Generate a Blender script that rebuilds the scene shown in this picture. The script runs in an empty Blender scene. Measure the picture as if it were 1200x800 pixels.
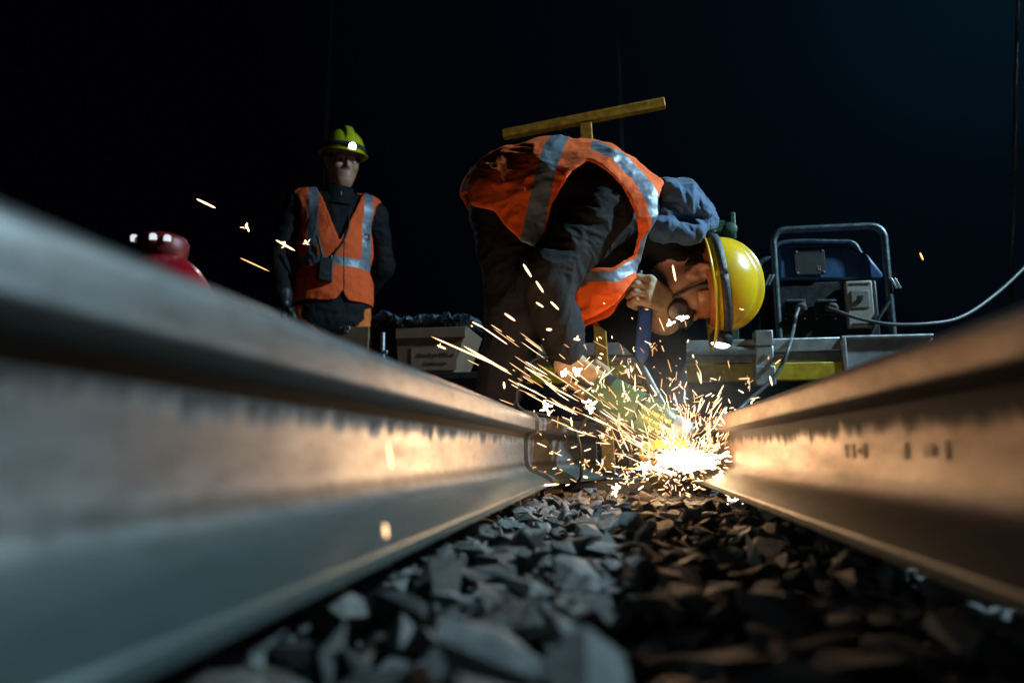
import bpy, bmesh, math, random
import numpy as np
from mathutils import Vector, Matrix, noise as mnoise

random.seed(7)
rng = np.random.default_rng(11)
scene = bpy.context.scene
COL = scene.collection
R = math.radians

# ------------------------------------------------------------------ camera
F = 800.0                      # focal length in photo pixels (1200 wide)
VPX, VPY = 728.0, 529.0        # where the direction of the track vanishes
CAMZ = 0.1264
th = math.atan((VPY - 400) / F)
psi = math.atan((VPX - 600) / F * math.cos(th))
cr = Vector((math.cos(psi), math.sin(psi), 0))
cf = Vector((-math.sin(psi) * math.cos(th), math.cos(psi) * math.cos(th), math.sin(th)))
cu = cr.cross(cf)
CAM = Vector((0, 0, CAMZ))

def P(px, py, Y):
    """point of the place seen at photo pixel (px, py), Y metres down the track"""
    d = cr * ((px - 600) / F) + cu * (-(py - 400) / F) + cf
    return CAM + d * (Y / d.y)

cam_d = bpy.data.cameras.new('camera')
cam_d.sensor_width = 36
cam_d.lens = 24
cam_d.clip_start = 0.02
cam_d.clip_end = 500
cam_d.dof.use_dof = True
cam_d.dof.focus_distance = 1.95
cam_d.dof.aperture_fstop = 2.5
cam_d.dof.aperture_blades = 9
cam = bpy.data.objects.new('camera', cam_d)
COL.objects.link(cam)
cam.matrix_world = Matrix(((cr.x, cu.x, -cf.x, 0), (cr.y, cu.y, -cf.y, 0), (cr.z, cu.z, -cf.z, CAMZ), (0, 0, 0, 1)))
scene.camera = cam

scene.render.engine = 'CYCLES'
scene.cycles.use_denoising = True
scene.cycles.sample_clamp_indirect = 4.0
scene.cycles.max_bounces = 6
scene.view_settings.view_transform = 'Standard'
scene.view_settings.look = 'None'
scene.view_settings.gamma = 1
scene.view_settings.exposure = 0.2

# ------------------------------------------------------------------ materials
class NT:
    def __init__(s, name):
        s.m = bpy.data.materials.new(name)
        s.m.use_nodes = True
        s.t = s.m.node_tree
        s.b = s.t.nodes['Principled BSDF']
        s.L = s.t.links
    def n(s, typ, **kw):
        o = s.t.nodes.new(typ)
        for k, v in kw.items():
            setattr(o, k, v)
        return o
    def math(s, op, a, b=None, clamp=False):
        o = s.n('ShaderNodeMath', operation=op, use_clamp=clamp)
        for i, v in enumerate((a, b)):
            if v is None: continue
            if isinstance(v, (int, float)): o.inputs[i].default_value = v
            else: s.L.new(v, o.inputs[i])
        return o.outputs[0]
    def coords(s, scale=(1, 1, 1)):
        tc = s.n('ShaderNodeTexCoord')
        mp = s.n('ShaderNodeMapping')
        mp.inputs['Scale'].default_value = scale
        s.L.new(tc.outputs['Object'], mp.inputs[0])
        return mp.outputs[0]
    def noise(s, scale, detail=4, rough=.55, vec=None):
        o = s.n('ShaderNodeTexNoise')
        o.inputs['Scale'].default_value = scale
        o.inputs['Detail'].default_value = detail
        o.inputs['Roughness'].default_value = rough
        if vec is not None: s.L.new(vec, o.inputs['Vector'])
        return o.outputs['Fac']
    def ramp(s, fac, stops):
        o = s.n('ShaderNodeValToRGB')
        e = o.color_ramp.elements
        while len(e) < len(stops): e.new(.5)
        for k, (p, c) in enumerate(stops):
            e[k].position = p
            e[k].color = (*c, 1) if len(c) == 3 else c
        s.L.new(fac, o.inputs[0])
        return o.outputs[0]
    def mix(s, fac, a, b):
        o = s.n('ShaderNodeMix', data_type='RGBA')
        if isinstance(fac, (int, float)): o.inputs[0].default_value = fac
        else: s.L.new(fac, o.inputs[0])
        for i, v in ((6, a), (7, b)):
            if isinstance(v, tuple): o.inputs[i].default_value = (*v, 1)
            else: s.L.new(v, o.inputs[i])
        return o.outputs[2]
    def bump(s, h, strength=.3, dist=.01):
        o = s.n('ShaderNodeBump')
        o.inputs['Strength'].default_value = strength
        o.inputs['Distance'].default_value = dist
        s.L.new(h, o.inputs['Height'])
        s.L.new(o.outputs[0], s.b.inputs['Normal'])
    def set(s, key, v):
        if isinstance(v, (int, float)): s.b.inputs[key].default_value = v
        elif isinstance(v, tuple): s.b.inputs[key].default_value = (*v, 1)
        else: s.L.new(v, s.b.inputs[key])

def simple(name, c, rough=.5, metal=0., var=.25, scale=20., bump=.15, bscale=None, bdist=.004, spec=None):
    t = NT(name)
    v = t.coords()
    nz = t.noise(scale, 5, .6, v)
    dark = tuple(max(0, x * (1 - var)) for x in c)
    lite = tuple(min(1, x * (1 + var)) for x in c)
    t.set('Base Color', t.ramp(nz, [(.3, dark), (.7, lite)]))
    t.set('Metallic', metal)
    rr = t.ramp(t.noise(scale * 1.7, 4, .6, v), [(.3, (max(.05, rough - .1),) * 3), (.7, (min(1, rough + .1),) * 3)])
    t.set('Roughness', rr)
    if spec is not None: t.set('Specular IOR Level', spec)
    if bump: t.bump(t.noise(bscale or scale * 4, 5, .6, v), bump, bdist)
    return t.m

def cloth(name, c, rough=.85, weave=900., var=.3, sheen=.0, scale=9.):
    t = NT(name)
    v = t.coords()
    nz = t.noise(scale, 6, .65, v)
    t.set('Base Color', t.ramp(nz, [(.3, tuple(x * (1 - var) for x in c)), (.7, tuple(min(1, x * (1 + var)) for x in c))]))
    t.set('Roughness', rough)
    t.set('Specular IOR Level', .25)
    if sheen:
        t.set('Sheen Weight', sheen)
        t.set('Sheen Roughness', .4)
    h = t.math('ADD', t.math('MULTIPLY', t.noise(60, 4, .6, v), 1.0), t.math('MULTIPLY', t.noise(weave, 2, .5, v), .25))
    t.bump(h, .35, .006)
    return t.m

def shell(name, c):
    t = NT(name)
    v = t.coords()
    sc = t.ramp(t.noise(5, 8, .7, t.coords((3, 40, 9))), [(.60, (0, 0, 0)), (.66, (1, 1, 1))])
    gr = t.ramp(t.noise(14, 7, .72, v), [(.48, (0, 0, 0)), (.72, (1, 1, 1))])
    col = t.mix(t.math('MULTIPLY', gr, .45), c, tuple(x * .45 for x in c))
    col = t.mix(t.math('MULTIPLY', sc, .35), col, tuple(x * .3 + .03 for x in c))
    t.set('Base Color', col)
    t.set('Roughness', t.ramp(t.math('ADD', t.math('MULTIPLY', gr, .5), t.math('MULTIPLY', sc, .5)), [(0, (.22,) * 3), (1, (.55,) * 3)]))
    t.bump(t.math('ADD', t.noise(60, 6, .7, v), sc), .08, .002)
    return t.m

def emit(name, c, s):
    t = NT(name)
    t.set('Base Color', (0., 0., 0.))
    t.set('Emission Color', c)
    t.set('Emission Strength', s)
    t.set('Roughness', .6)
    return t.m

def vest_mat(name, orange):
    """hi-vis cloth; the retro-reflective tape and the zip follow distance fields stored on the mesh"""
    t = NT(name)
    v = t.coords()
    nz = t.noise(7, 6, .6, v)
    base = t.ramp(nz, [(.3, tuple(x * .8 for x in orange)), (.72, orange)])
    grime = t.ramp(t.noise(16, 6, .7, v), [(.52, (0, 0, 0)), (.75, (.55, .55, .55))])
    base = t.mix(grime, base, tuple(x * .35 for x in orange))
    a = t.n('ShaderNodeAttribute', attribute_name='band').outputs['Fac']
    z = t.n('ShaderNodeAttribute', attribute_name='zipper').outputs['Fac']
    isb = t.math('LESS_THAN', a, 0.0)
    isz = t.math('LESS_THAN', z, 0.0)
    tape = t.ramp(t.noise(30, 5, .6, v), [(.3, (.15, .175, .21)), (.7, (.25, .28, .33))])
    c = t.mix(isb, base, tape)
    c = t.mix(isz, c, (.02, .02, .025))
    t.set('Base Color', c)
    t.set('Roughness', t.math('SUBTRACT', .85, t.math('MULTIPLY', isb, .4)))
    t.set('Metallic', t.math('MULTIPLY', isb, .35))
    t.set('Specular IOR Level', .3)
    edge = t.math('MULTIPLY', t.math('LESS_THAN', t.math('ABSOLUTE', a), .0016), -1.)
    h = t.math('ADD', t.math('MULTIPLY', t.noise(45, 5, .6, v), 1.), t.math('MULTIPLY', t.noise(700, 2, .5, v), .2))
    h = t.math('ADD', h, t.math('MULTIPLY', edge, .5))
    t.bump(h, .35, .006)
    return t.m

def rail_mat(name, base, rust, rust_amt, seed=0., r0=.27):
    t = NT(name)
    tc = t.n('ShaderNodeTexCoord')
    mp = t.n('ShaderNodeMapping')
    mp.inputs['Location'].default_value = (seed, seed * 2.3, seed * .7)
    mp.inputs['Scale'].default_value = (6, 1.2, 6)
    t.L.new(tc.outputs['Object'], mp.inputs[0])
    v = mp.outputs[0]
    long_n = t.noise(3.2, 7, .62, v)
    mp2 = t.n('ShaderNodeMapping')
    mp2.inputs['Location'].default_value = (seed, seed, seed)
    mp2.inputs['Scale'].default_value = (14, 13, 3.5)
    t.L.new(tc.outputs['Object'], mp2.inputs[0])
    drip = t.noise(2.4, 5, .7, mp2.outputs[0])
    sp = t.n('ShaderNodeSeparateXYZ')
    t.L.new(tc.outputs['Object'], sp.inputs[0])
    # dark runs of mill scale under the head, with the head's shade painted in; the foot is duller, greener
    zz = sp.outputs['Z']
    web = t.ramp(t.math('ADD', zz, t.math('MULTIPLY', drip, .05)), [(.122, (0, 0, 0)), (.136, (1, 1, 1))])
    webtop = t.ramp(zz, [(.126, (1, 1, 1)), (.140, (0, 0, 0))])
    scale_shade_mask = t.mix(webtop, (0., 0., 0.), web)
    speck = t.ramp(t.noise(60, 6, .7, t.coords((1, .4, 1))), [(.45, (0, 0, 0)), (.62, (1, 1, 1))])
    c = t.ramp(long_n, [(.32, base), (.32 + .5 * (1 - rust_amt) + .03, rust)])
    c = t.mix(t.math('MULTIPLY', speck, .35), c, tuple(x * .35 for x in rust))
    c = t.mix(t.math('MULTIPLY', scale_shade_mask, .95), c, (.020, .013, .010))
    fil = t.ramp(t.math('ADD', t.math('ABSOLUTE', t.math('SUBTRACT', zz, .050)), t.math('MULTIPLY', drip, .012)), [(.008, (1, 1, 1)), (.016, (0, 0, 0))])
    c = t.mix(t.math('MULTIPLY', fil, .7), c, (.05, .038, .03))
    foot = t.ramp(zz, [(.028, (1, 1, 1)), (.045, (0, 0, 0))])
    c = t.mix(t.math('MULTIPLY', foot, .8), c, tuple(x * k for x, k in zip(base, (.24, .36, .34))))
    t.set('Base Color', c)
    t.set('Metallic', t.math('SUBTRACT', .68, t.math('MULTIPLY', scale_shade_mask, .62)))
    rg = t.ramp(long_n, [(.3, (r0,) * 3), (.7, (r0 + .15,) * 3)])
    t.set('Roughness', t.mix(scale_shade_mask, rg, (.75, .75, .75)))
    h = t.math('ADD', t.noise(140, 6, .65, t.coords((1, .3, 1))), t.math('MULTIPLY', long_n, 1.5))
    t.bump(h, .22, .0018)
    return t.m

def stone_mat():
    t = NT('crushed_stone')
    g = t.n('ShaderNodeNewGeometry')
    v = t.coords()
    isl = t.ramp(g.outputs['Random Per Island'], [(0, (.05, .048, .045)), (.35, (.13, .127, .122)), (.6, (.21, .205, .20)), (.78, (.13, .09, .065)), (.9, (.25, .245, .235)), (1, (.40, .39, .375))])
    nz = t.ramp(t.noise(70, 7, .7, v), [(.3, (.55,) * 3), (.7, (1.15,) * 3)])
    mx = t.n('ShaderNodeMix', data_type='RGBA', blend_type='MULTIPLY')
    mx.inputs[0].default_value = 1
    t.L.new(isl, mx.inputs[6]); t.L.new(nz, mx.inputs[7])
    t.set('Base Color', mx.outputs[2])
    t.set('Roughness', .56)
    t.set('Specular IOR Level', .55)
    t.bump(t.noise(110, 8, .72, v), .9, .006)
    return t.m

M = dict(
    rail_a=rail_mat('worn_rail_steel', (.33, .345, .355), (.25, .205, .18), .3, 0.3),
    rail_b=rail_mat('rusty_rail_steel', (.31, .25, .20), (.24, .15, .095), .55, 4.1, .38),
    weld=simple('weld_metal', (.33, .32, .31), .38, .85, .35, 40, .3),
    steel=simple('dull_steel', (.46, .47, .48), .42, .85, .25, 30, .15),
    alu=simple('scratched_aluminium', (.52, .53, .54), .45, .75, .25, 14, .2),
    darksteel=simple('dark_steel', (.05, .05, .055), .5, .6, .3, 25, .2),
    black=simple('black_plastic', (.014, .014, .016), .45, 0, .3, 30, .2),
    rubber=simple('black_rubber', (.016, .016, .017), .6, 0, .3, 60, .2),
    cable=simple('grey_cable_sheath', (.10, .105, .11), .45, 0, .2, 60, .1),
    green=simple('green_grinder_casing', (.055, .12, .045), .33, 0, .25, 30, .08),
    dkgreen=simple('dark_green_paint', (.045, .11, .075), .45, .1, .3, 40, .2),
    blue=simple('blue_plastic_grip', (.03, .085, .34), .4, 0, .2, 40, .15),
    tank=simple('blue_tank_paint', (.025, .075, .19), .45, .1, .3, 14, .1),
    plate=simple('dark_rating_plate', (.022, .018, .02), .75, .0, .25, 30, .1),
    frame=simple('painted_tube', (.10, .13, .15), .38, .5, .5, 45, .3),
    beige=simple('beige_breaker', (.34, .31, .26), .5, 0, .15, 40, .1),
    yellowband=simple('yellow_trolley_paint', (.62, .42, .02), .45, 0, .35, 18, .15),
    ochre=simple('worn_yellow_paint', (.86, .33, .03), .45, .05, .45, 38, .35, 120, .002),
    hatw=shell('yellow_helmet_shell', (.80, .48, .012)),
    hatg=shell('yellow_green_helmet_shell', (.55, .56, .015)),
    strap=simple('dark_webbing', (.03, .035, .045), .6, 0, .9, 90, .3),
    amber=simple('amber_headband', (.34, .11, .03), .35, 0, .25, 20, .1),
    red=simple('red_bottle_paint', (.22, .003, .009), .35, .05, .2, 10, .1),
    redcap=simple('brown_red_collar', (.13, .007, .008), .45, .2, .3, 14, .1),
    card=simple('brown_cardboard', (.20, .125, .075), .8, 0, .12, 9, .15),
    tag=simple('pale_brown_label', (.34, .235, .17), .75, 0, .1, 12, .08),
    ink=simple('label_ink', (.05, .03, .025), .8, 0, .1, 20, 0),
    poly=simple('dark_plastic_film', (.16, .26, .36), .16, .55, .5, 9, .5, 40, .006, spec=.9),
    white=simple('pale_marking', (.62, .62, .62), .6, 0, .1, 30, 0),
    jacket=cloth('dark_work_jacket', (.0065, .0065, .0085), .8),
    sleeve=cloth('dark_work_sleeve', (.009, .0088, .0095), .8),
    denim=cloth('navy_work_cloth', (.05, .10, .19), .75, sheen=.25),
    trousers=cloth('navy_trousers', (.010, .010, .018), .85),
    otrousers=cloth('orange_trousers', (.75, .17, .03), .85),
    boot=simple('brown_leather_boot', (.10, .055, .03), .55, 0, .3, 30, .25),
    leather=simple('tan_leather_glove', (.38, .26, .155), .7, 0, .22, 22, .35),
    skin=simple('skin', (.36, .175, .12), .5, 0, .12, 30, .15),
    skin2=simple('pale_skin', (.46, .235, .15), .5, 0, .10, 30, .15),
    lip=simple('lips', (.36, .13, .10), .45, 0, .1, 30, .1),
    lip2=simple('lips_dim', (.38, .17, .12), .45, 0, .1, 30, .1),
    hair=cloth('dark_hair', (.018, .012, .009), .6, 400),
    eyes=simple('eye', (.10, .09, .085), .2, 0, .1, 300, 0),
    mask=simple('dark_respirator', (.05, .048, .05), .2, 0, .3, 30, .15),
    stone=stone_mat(),
    ground=simple('dark_ground', (.05, .048, .045), .9, 0, .5, 6, .9, 30, .03),
    wood=simple('sleeper_concrete', (.16, .155, .15), .85, 0, .25, 20, .5),
    grit=simple('abrasive_disc', (.05, .045, .04), .8, .1, .4, 90, .4),
    lampglass=emit('work_lamp_glass', (.75, .93, 1.), 40.),
    scale=simple('dark_mill_scale', (.22, .15, .10), .5, .35, .3, 60, .3),
    stud_glow=emit('glowing_stud_white', (.85, .93, 1.), 0.75),
    headglass=emit('headlamp_glass', (.86, .95, 1.), 9.),
    spark=emit('burning_steel', (1., .56, .24), 5.5),
    spark_cool=emit('cooling_steel', (1., .42, .12), 2.2),
    hot=emit('white_hot_steel', (1., .70, .40), 14.),
)
# burning grains differ in heat: a random strength per grain
def grains(name, lo, hi):
    t = NT(name)
    g = t.n('ShaderNodeNewGeometry')
    rnd = g.outputs['Random Per Island']
    t.set('Base Color', (0., 0., 0.))
    t.set('Emission Color', t.ramp(rnd, [(0, (1., .42, .12)), (.45, (1., .58, .27)), (1, (1., .70, .42))]))
    t.set('Emission Strength', t.math('ADD', lo, t.math('MULTIPLY', t.math('POWER', rnd, 1.5), hi - lo)))
    return t.m
M['spark'] = grains('burning_steel_grains', 1.3, 5.0)
M['vest1'] = vest_mat('orange_vest_cloth', (.95, .135, .02))
M['vest2'] = vest_mat('orange_vest_cloth_faded', (.92, .12, .025))
for k in ('spark', 'spark_cool', 'hot', 'headglass', 'lampglass', 'stud_glow'):
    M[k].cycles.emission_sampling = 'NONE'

# ------------------------------------------------------------------ object helpers
def tag(o, label=None, cat=None, group=None, kind=None):
    if label: o['label'] = label
    if cat: o['category'] = cat
    if group: o['group'] = group
    if kind: o['kind'] = kind
    return o

def empty(name, loc):
    o = bpy.data.objects.new(name, None)
    o.empty_display_size = .1
    COL.objects.link(o)
    o.location = loc
    return o

def link(name, me, mats, parent=None, smooth=None, bevel=0.):
    o = bpy.data.objects.new(name, me)
    COL.objects.link(o)
    for m in (mats if isinstance(mats, (list, tuple)) else [mats]):
        me.materials.append(M[m] if isinstance(m, str) else m)
    if smooth is not None:
        me.polygons.foreach_set('use_smooth', [True] * len(me.polygons))
        me.set_sharp_from_angle(angle=R(smooth))
    if bevel:
        b = o.modifiers.new('bevel', 'BEVEL')
        b.width = bevel; b.segments = 2; b.limit_method = 'ANGLE'; b.angle_limit = R(40)
    if parent is not None:
        o.parent = parent
        # meshes are written in world coordinates: undo the parent's place
        o.matrix_parent_inverse = world_of(parent).inverted()
    return o

def world_of(o):
    m = o.matrix_basis.copy()
    if o.parent is not None:
        m = world_of(o.parent) @ o.matrix_parent_inverse @ m
    return m

class MB:
    def __init__(s):
        s.v = []; s.f = []
    def add(s, vs, fs):
        b = len(s.v)
        s.v += [tuple(v) for v in vs]
        s.f += [tuple(b + i for i in f) for f in fs]
        return s
    def box(s, c, size, ax=None):
        c = Vector(c); hx, hy, hz = (x / 2 for x in size)
        ax = ax or (Vector((1, 0, 0)), Vector((0, 1, 0)), Vector((0, 0, 1)))
        vs = [c + ax[0] * (x * hx) + ax[1] * (y * hy) + ax[2] * (z * hz) for x in (-1, 1) for y in (-1, 1) for z in (-1, 1)]
        return s.add(vs, [(0, 1, 3, 2), (4, 6, 7, 5), (0, 4, 5, 1), (2, 3, 7, 6), (0, 2, 6, 4), (1, 5, 7, 3)])
    def ring(s, pts_list, cap=True, close=False):
        """rings of equal length -> skin"""
        n = len(pts_list[0]); b = len(s.v)
        for r in pts_list: s.v += [tuple(p) for p in r]
        m = len(pts_list)
        for i in range(m - 1 + (1 if close else 0)):
            i2 = (i + 1) % m
            for k in range(n):
                k2 = (k + 1) % n
                s.f.append((b + i * n + k, b + i * n + k2, b + i2 * n + k2, b + i2 * n + k))
        if cap and not close:
            s.f.append(tuple(b + k for k in reversed(range(n))))
            s.f.append(tuple(b + (m - 1) * n + k for k in range(n)))
        return s
    def cyl(s, p0, p1, r0, r1=None, n=20):
        return s.tube([p0, p1], r0 if r1 is None else [r0, r1], n)
    def tube(s, pts, r, n=12, close=False):
        pts = [Vector(p) for p in pts]
        rs = r if isinstance(r, (list, tuple)) else [r] * len(pts)
        m = len(pts)
        up = None; rings = []
        for i, p in enumerate(pts):
            if close: t = pts[(i + 1) % m] - pts[i - 1]
            else: t = pts[min(i + 1, m - 1)] - pts[max(i - 1, 0)]
            t.normalize()
            if up is None:
                up = Vector((0, 0, 1)) if abs(t.z) < .9 else Vector((1, 0, 0))
            up = (up - t * up.dot(t)).normalized()
            sd = t.cross(up)
            rings.append([p + (up * math.cos(a) + sd * math.sin(a)) * rs[i] for a in [2 * math.pi * k / n for k in range(n)]])
        return s.ring(rings, close=close)
    def lathe(s, prof, o, axis, n=32):
        """prof: (radius, height) along axis"""
        o = Vector(o); a = Vector(axis).normalized()
        x = a.orthogonal().normalized(); y = a.cross(x)
        rings = [[o + a * h + (x * math.cos(q) + y * math.sin(q)) * max(r, 1e-4) for q in [2 * math.pi * k / n for k in range(n)]] for r, h in prof]
        return s.ring(rings)
    def prism(s, poly, ext):
        """closed polygon of 3-D points, extruded by vector"""
        n = len(poly); e = Vector(ext); p = [Vector(q) for q in poly]
        b = len(s.v)
        s.v += [tuple(q) for q in p] + [tuple(q + e) for q in p]
        s.f.append(tuple(b + i for i in range(n)))
        s.f.append(tuple(b + n + i for i in reversed(range(n))))
        for i in range(n):
            j = (i + 1) % n
            s.f.append((b + j, b + i, b + n + i, b + n + j))
        return s
    def mesh(s, name):
        me = bpy.data.meshes.new(name)
        me.from_pydata(s.v, [], s.f)
        bm = bmesh.new(); bm.from_mesh(me)
        bmesh.ops.recalc_face_normals(bm, faces=bm.faces)
        bm.to_mesh(me); bm.free()
        return me
    def build(s, name, mat, parent=None, smooth=35, bevel=0.):
        return link(name, s.mesh(name), mat, parent, smooth, bevel)

def spline(pts, n=8, close=False):
    pts = [Vector(p) for p in pts]; out = []
    m = len(pts)
    for i in range(m if close else m - 1):
        if close: a, b, c, d = (pts[(i + k) % m] for k in (-1, 0, 1, 2))
        else: a, b, c, d = pts[max(i - 1, 0)], pts[i], pts[i + 1], pts[min(i + 2, m - 1)]
        for k in range(n):
            t = k / n
            out.append(.5 * (2 * b + (c - a) * t + (2 * a - 5 * b + 4 * c - d) * t * t + (3 * b - a - 3 * c + d) * t ** 3))
    if not close: out.append(pts[-1])
    return out

def text_mesh(body, size, o, xdir, ydir, depth=.0006):
    cu_ = bpy.data.curves.new('txt', 'FONT')
    cu_.body = body; cu_.size = size; cu_.align_x = 'CENTER'; cu_.align_y = 'CENTER'
    cu_.extrude = depth
    ob = bpy.data.objects.new('txt', cu_); COL.objects.link(ob)
    dg = bpy.context.evaluated_depsgraph_get()
    me = bpy.data.meshes.new_from_object(ob.evaluated_get(dg))
    bpy.data.objects.remove(ob); bpy.data.curves.remove(cu_)
    x = Vector(xdir).normalized(); y = Vector(ydir); y = (y - x * y.dot(x)).normalized(); z = x.cross(y); o = Vector(o)
    me.transform(Matrix(((x.x, y.x, z.x, o.x), (x.y, y.y, z.y, o.y), (x.z, y.z, z.z, o.z), (0, 0, 0, 1))))
    me.materials.clear()
    return me

# ------------------------------------------------------------------ signed-distance bodies -> one continuous mesh
def vnoise(p, seed=0):
    """value noise in [-1,1], vectorised"""
    i = np.floor(p).astype(np.int64); f = p - i; f = f * f * (3 - 2 * f)
    def h(a, b, c):
        n = (a * 374761393 + b * 668265263 + c * 2147483647 + seed * 974634) & 0xFFFFFFFF
        n = ((n ^ (n >> 13)) * 1274126177) & 0xFFFFFFFF
        return ((n ^ (n >> 16)) & 0xFFFF) / 32767.5 - 1
    x, y, z = i[:, 0], i[:, 1], i[:, 2]; r = 0
    for dx in (0, 1):
        for dy in (0, 1):
            for dz in (0, 1):
                w = (f[:, 0] if dx else 1 - f[:, 0]) * (f[:, 1] if dy else 1 - f[:, 1]) * (f[:, 2] if dz else 1 - f[:, 2])
                r = r + w * h(x + dx, y + dy, z + dz)
    return r

def fbm(p, o=4, seed=0):
    r = 0; a = .5
    for k in range(o):
        r = r + a * vnoise(p * 2 ** k + k * 17.3, seed + k); a *= .5
    return r

def ridged(p, o=3, seed=0):
    r = 0; a = .55
    for k in range(o):
        r = r + a * (1 - np.abs(vnoise(p * 2 ** k + k * 9.1, seed + k)) * 2); a *= .5
    return r

def cone(a, b, ra, rb, sc=(1, 1, 1)):
    sc = np.array(sc); a = np.array(a) * sc; b = np.array(b) * sc
    ab = b - a; L = max(ab @ ab, 1e-9)
    def f(p):
        q = p * sc
        t = np.clip(((q - a) @ ab) / L, 0, 1)
        return np.linalg.norm(q - a - t[:, None] * ab, axis=1) - (ra + (rb - ra) * t)
    return f

def ell(c, r, fr=None):
    c = np.array(c); r = np.array(r); fr = np.array(fr) if fr is not None else np.eye(3)
    def f(p):
        q = (p - c) @ fr.T
        k0 = np.linalg.norm(q / r, axis=1); k1 = np.linalg.norm(q / (r * r), axis=1)
        return k0 * (k0 - 1) / np.maximum(k1, 1e-6)
    return f

def rbox(c, h, rad, fr=None):
    c = np.array(c); h = np.array(h); fr = np.array(fr) if fr is not None else np.eye(3)
    def f(p):
        q = np.abs((p - c) @ fr.T) - h
        return np.linalg.norm(np.maximum(q, 0), axis=1) + np.minimum(q.max(axis=1), 0) - rad
    return f

def smin(a, b, k):
    if k <= 0: return np.minimum(a, b)
    h = np.maximum(k - np.abs(a - b), 0) / k
    return np.minimum(a, b) - h * h * k * .25

def smax(a, b, k): return -smin(-a, -b, k)

def union(prims):
    def f(p):
        d = None
        for fn, tg, k in prims:
            e = fn(p)
            d = e if d is None else smin(d, e, k)
        return d
    return f

def poly_sd(poly):
    """signed distance to a 2-D polygon (negative inside)"""
    V = np.array(poly, float); n = len(V)
    def f(q):
        d = np.full(len(q), 1e18); s = np.ones(len(q))
        for i in range(n):
            a = V[i]; b = V[i - 1]
            e = b - a; w = q - a
            t = np.clip((w @ e) / (e @ e), 0, 1)
            d = np.minimum(d, ((w - t[:, None] * e) ** 2).sum(1))
            c1 = q[:, 1] >= a[1]; c2 = q[:, 1] < b[1]; c3 = e[0] * w[:, 1] > e[1] * w[:, 0]
            flip = (c1 & c2 & c3) | (~c1 & ~c2 & ~c3)
            s = np.where(flip, -s, s)
        return s * np.sqrt(d)
    return f

def sdf_mesh(f, lo, hi, res):
    lo = np.array(lo, float); n = np.ceil((np.array(hi) - lo) / res).astype(int) + 1
    B = 10
    nb = np.ceil(n / B).astype(int); n = nb * B
    V = np.empty(tuple(n), np.float32)
    bi = np.stack(np.meshgrid(*[np.arange(k) for k in nb], indexing='ij'), -1).reshape(-1, 3)
    cen = lo + (bi * B + (B - 1) / 2) * res
    dc = f(cen)
    near = np.abs(dc) < B * res * .87 * 1.25 + .02
    o = np.stack(np.meshgrid(*[np.arange(B)] * 3, indexing='ij'), -1).reshape(-1, 3)
    for k in np.where(~near)[0]:
        a = bi[k] * B
        V[a[0]:a[0] + B, a[1]:a[1] + B, a[2]:a[2] + B] = dc[k]
    ks = np.where(near)[0]
    for c0 in range(0, len(ks), 150):
        kk = ks[c0:c0 + 150]
        idx = (bi[kk] * B)[:, None, :] + o[None]
        flat = idx.reshape(-1, 3)
        V[flat[:, 0], flat[:, 1], flat[:, 2]] = f(lo + flat * res)
    ins = V < 0
    cnt = sum(ins[dx:n[0] - 1 + dx, dy:n[1] - 1 + dy, dz:n[2] - 1 + dz].astype(np.int8) for dx in (0, 1) for dy in (0, 1) for dz in (0, 1))
    cells = np.argwhere((cnt > 0) & (cnt < 8))
    cid = np.full(tuple(n), -1, np.int64); cid[cells[:, 0], cells[:, 1], cells[:, 2]] = np.arange(len(cells))
    acc = np.zeros((len(cells), 3)); num = np.zeros(len(cells))
    corners = [np.array((dx, dy, dz)) for dx in (0, 1) for dy in (0, 1) for dz in (0, 1)]
    cv = [V[cells[:, 0] + c[0], cells[:, 1] + c[1], cells[:, 2] + c[2]] for c in corners]
    for i in range(8):
        for j in range(i + 1, 8):
            if np.abs(corners[i] - corners[j]).sum() != 1: continue
            s = (cv[i] < 0) != (cv[j] < 0)
            t = np.where(s, cv[i] / np.where(s, cv[i] - cv[j], 1), 0)
            acc += np.where(s[:, None], corners[i] + t[:, None] * (corners[j] - corners[i]), 0); num += s
    verts = lo + (cells + acc / num[:, None]) * res
    quads = []
    for ax in range(3):
        u, w = (ax + 1) % 3, (ax + 2) % 3
        sl0 = [slice(None)] * 3; sl1 = [slice(None)] * 3
        sl0[ax] = slice(0, n[ax] - 1); sl1[ax] = slice(1, n[ax])
        a = ins[tuple(sl0)]; b = ins[tuple(sl1)]
        e = np.argwhere(a != b)
        e = e[(e[:, u] > 0) & (e[:, w] > 0)]
        du = np.zeros(3, int); du[u] = 1; dw = np.zeros(3, int); dw[w] = 1
        q = np.stack([cid[tuple((e - x).T)] for x in (du + dw, dw, du * 0, du)], 1)
        q = np.where(a[tuple(e.T)][:, None], q, q[:, ::-1])
        quads.append(q[(q >= 0).all(1)])
    return verts, np.concatenate(quads)

def normals(v, q):
    n = np.cross(v[q[:, 2]] - v[q[:, 0]], v[q[:, 3]] - v[q[:, 1]])
    r = np.zeros_like(v)
    for k in range(4): np.add.at(r, q[:, k], n)
    return r / np.maximum(np.linalg.norm(r, axis=1, keepdims=True), 1e-12)

def relax(v, q, it=2, w=.5):
    for _ in range(it):
        s = np.zeros_like(v); c = np.zeros(len(v))
        for k in range(4):
            for a, b in ((q[:, k], q[:, (k + 1) % 4]), (q[:, (k + 1) % 4], q[:, k])):
                np.add.at(s, a, v[b]); np.add.at(c, a, 1)
        v = v * (1 - w) + w * s / np.maximum(c, 1)[:, None]
    return v

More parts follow.
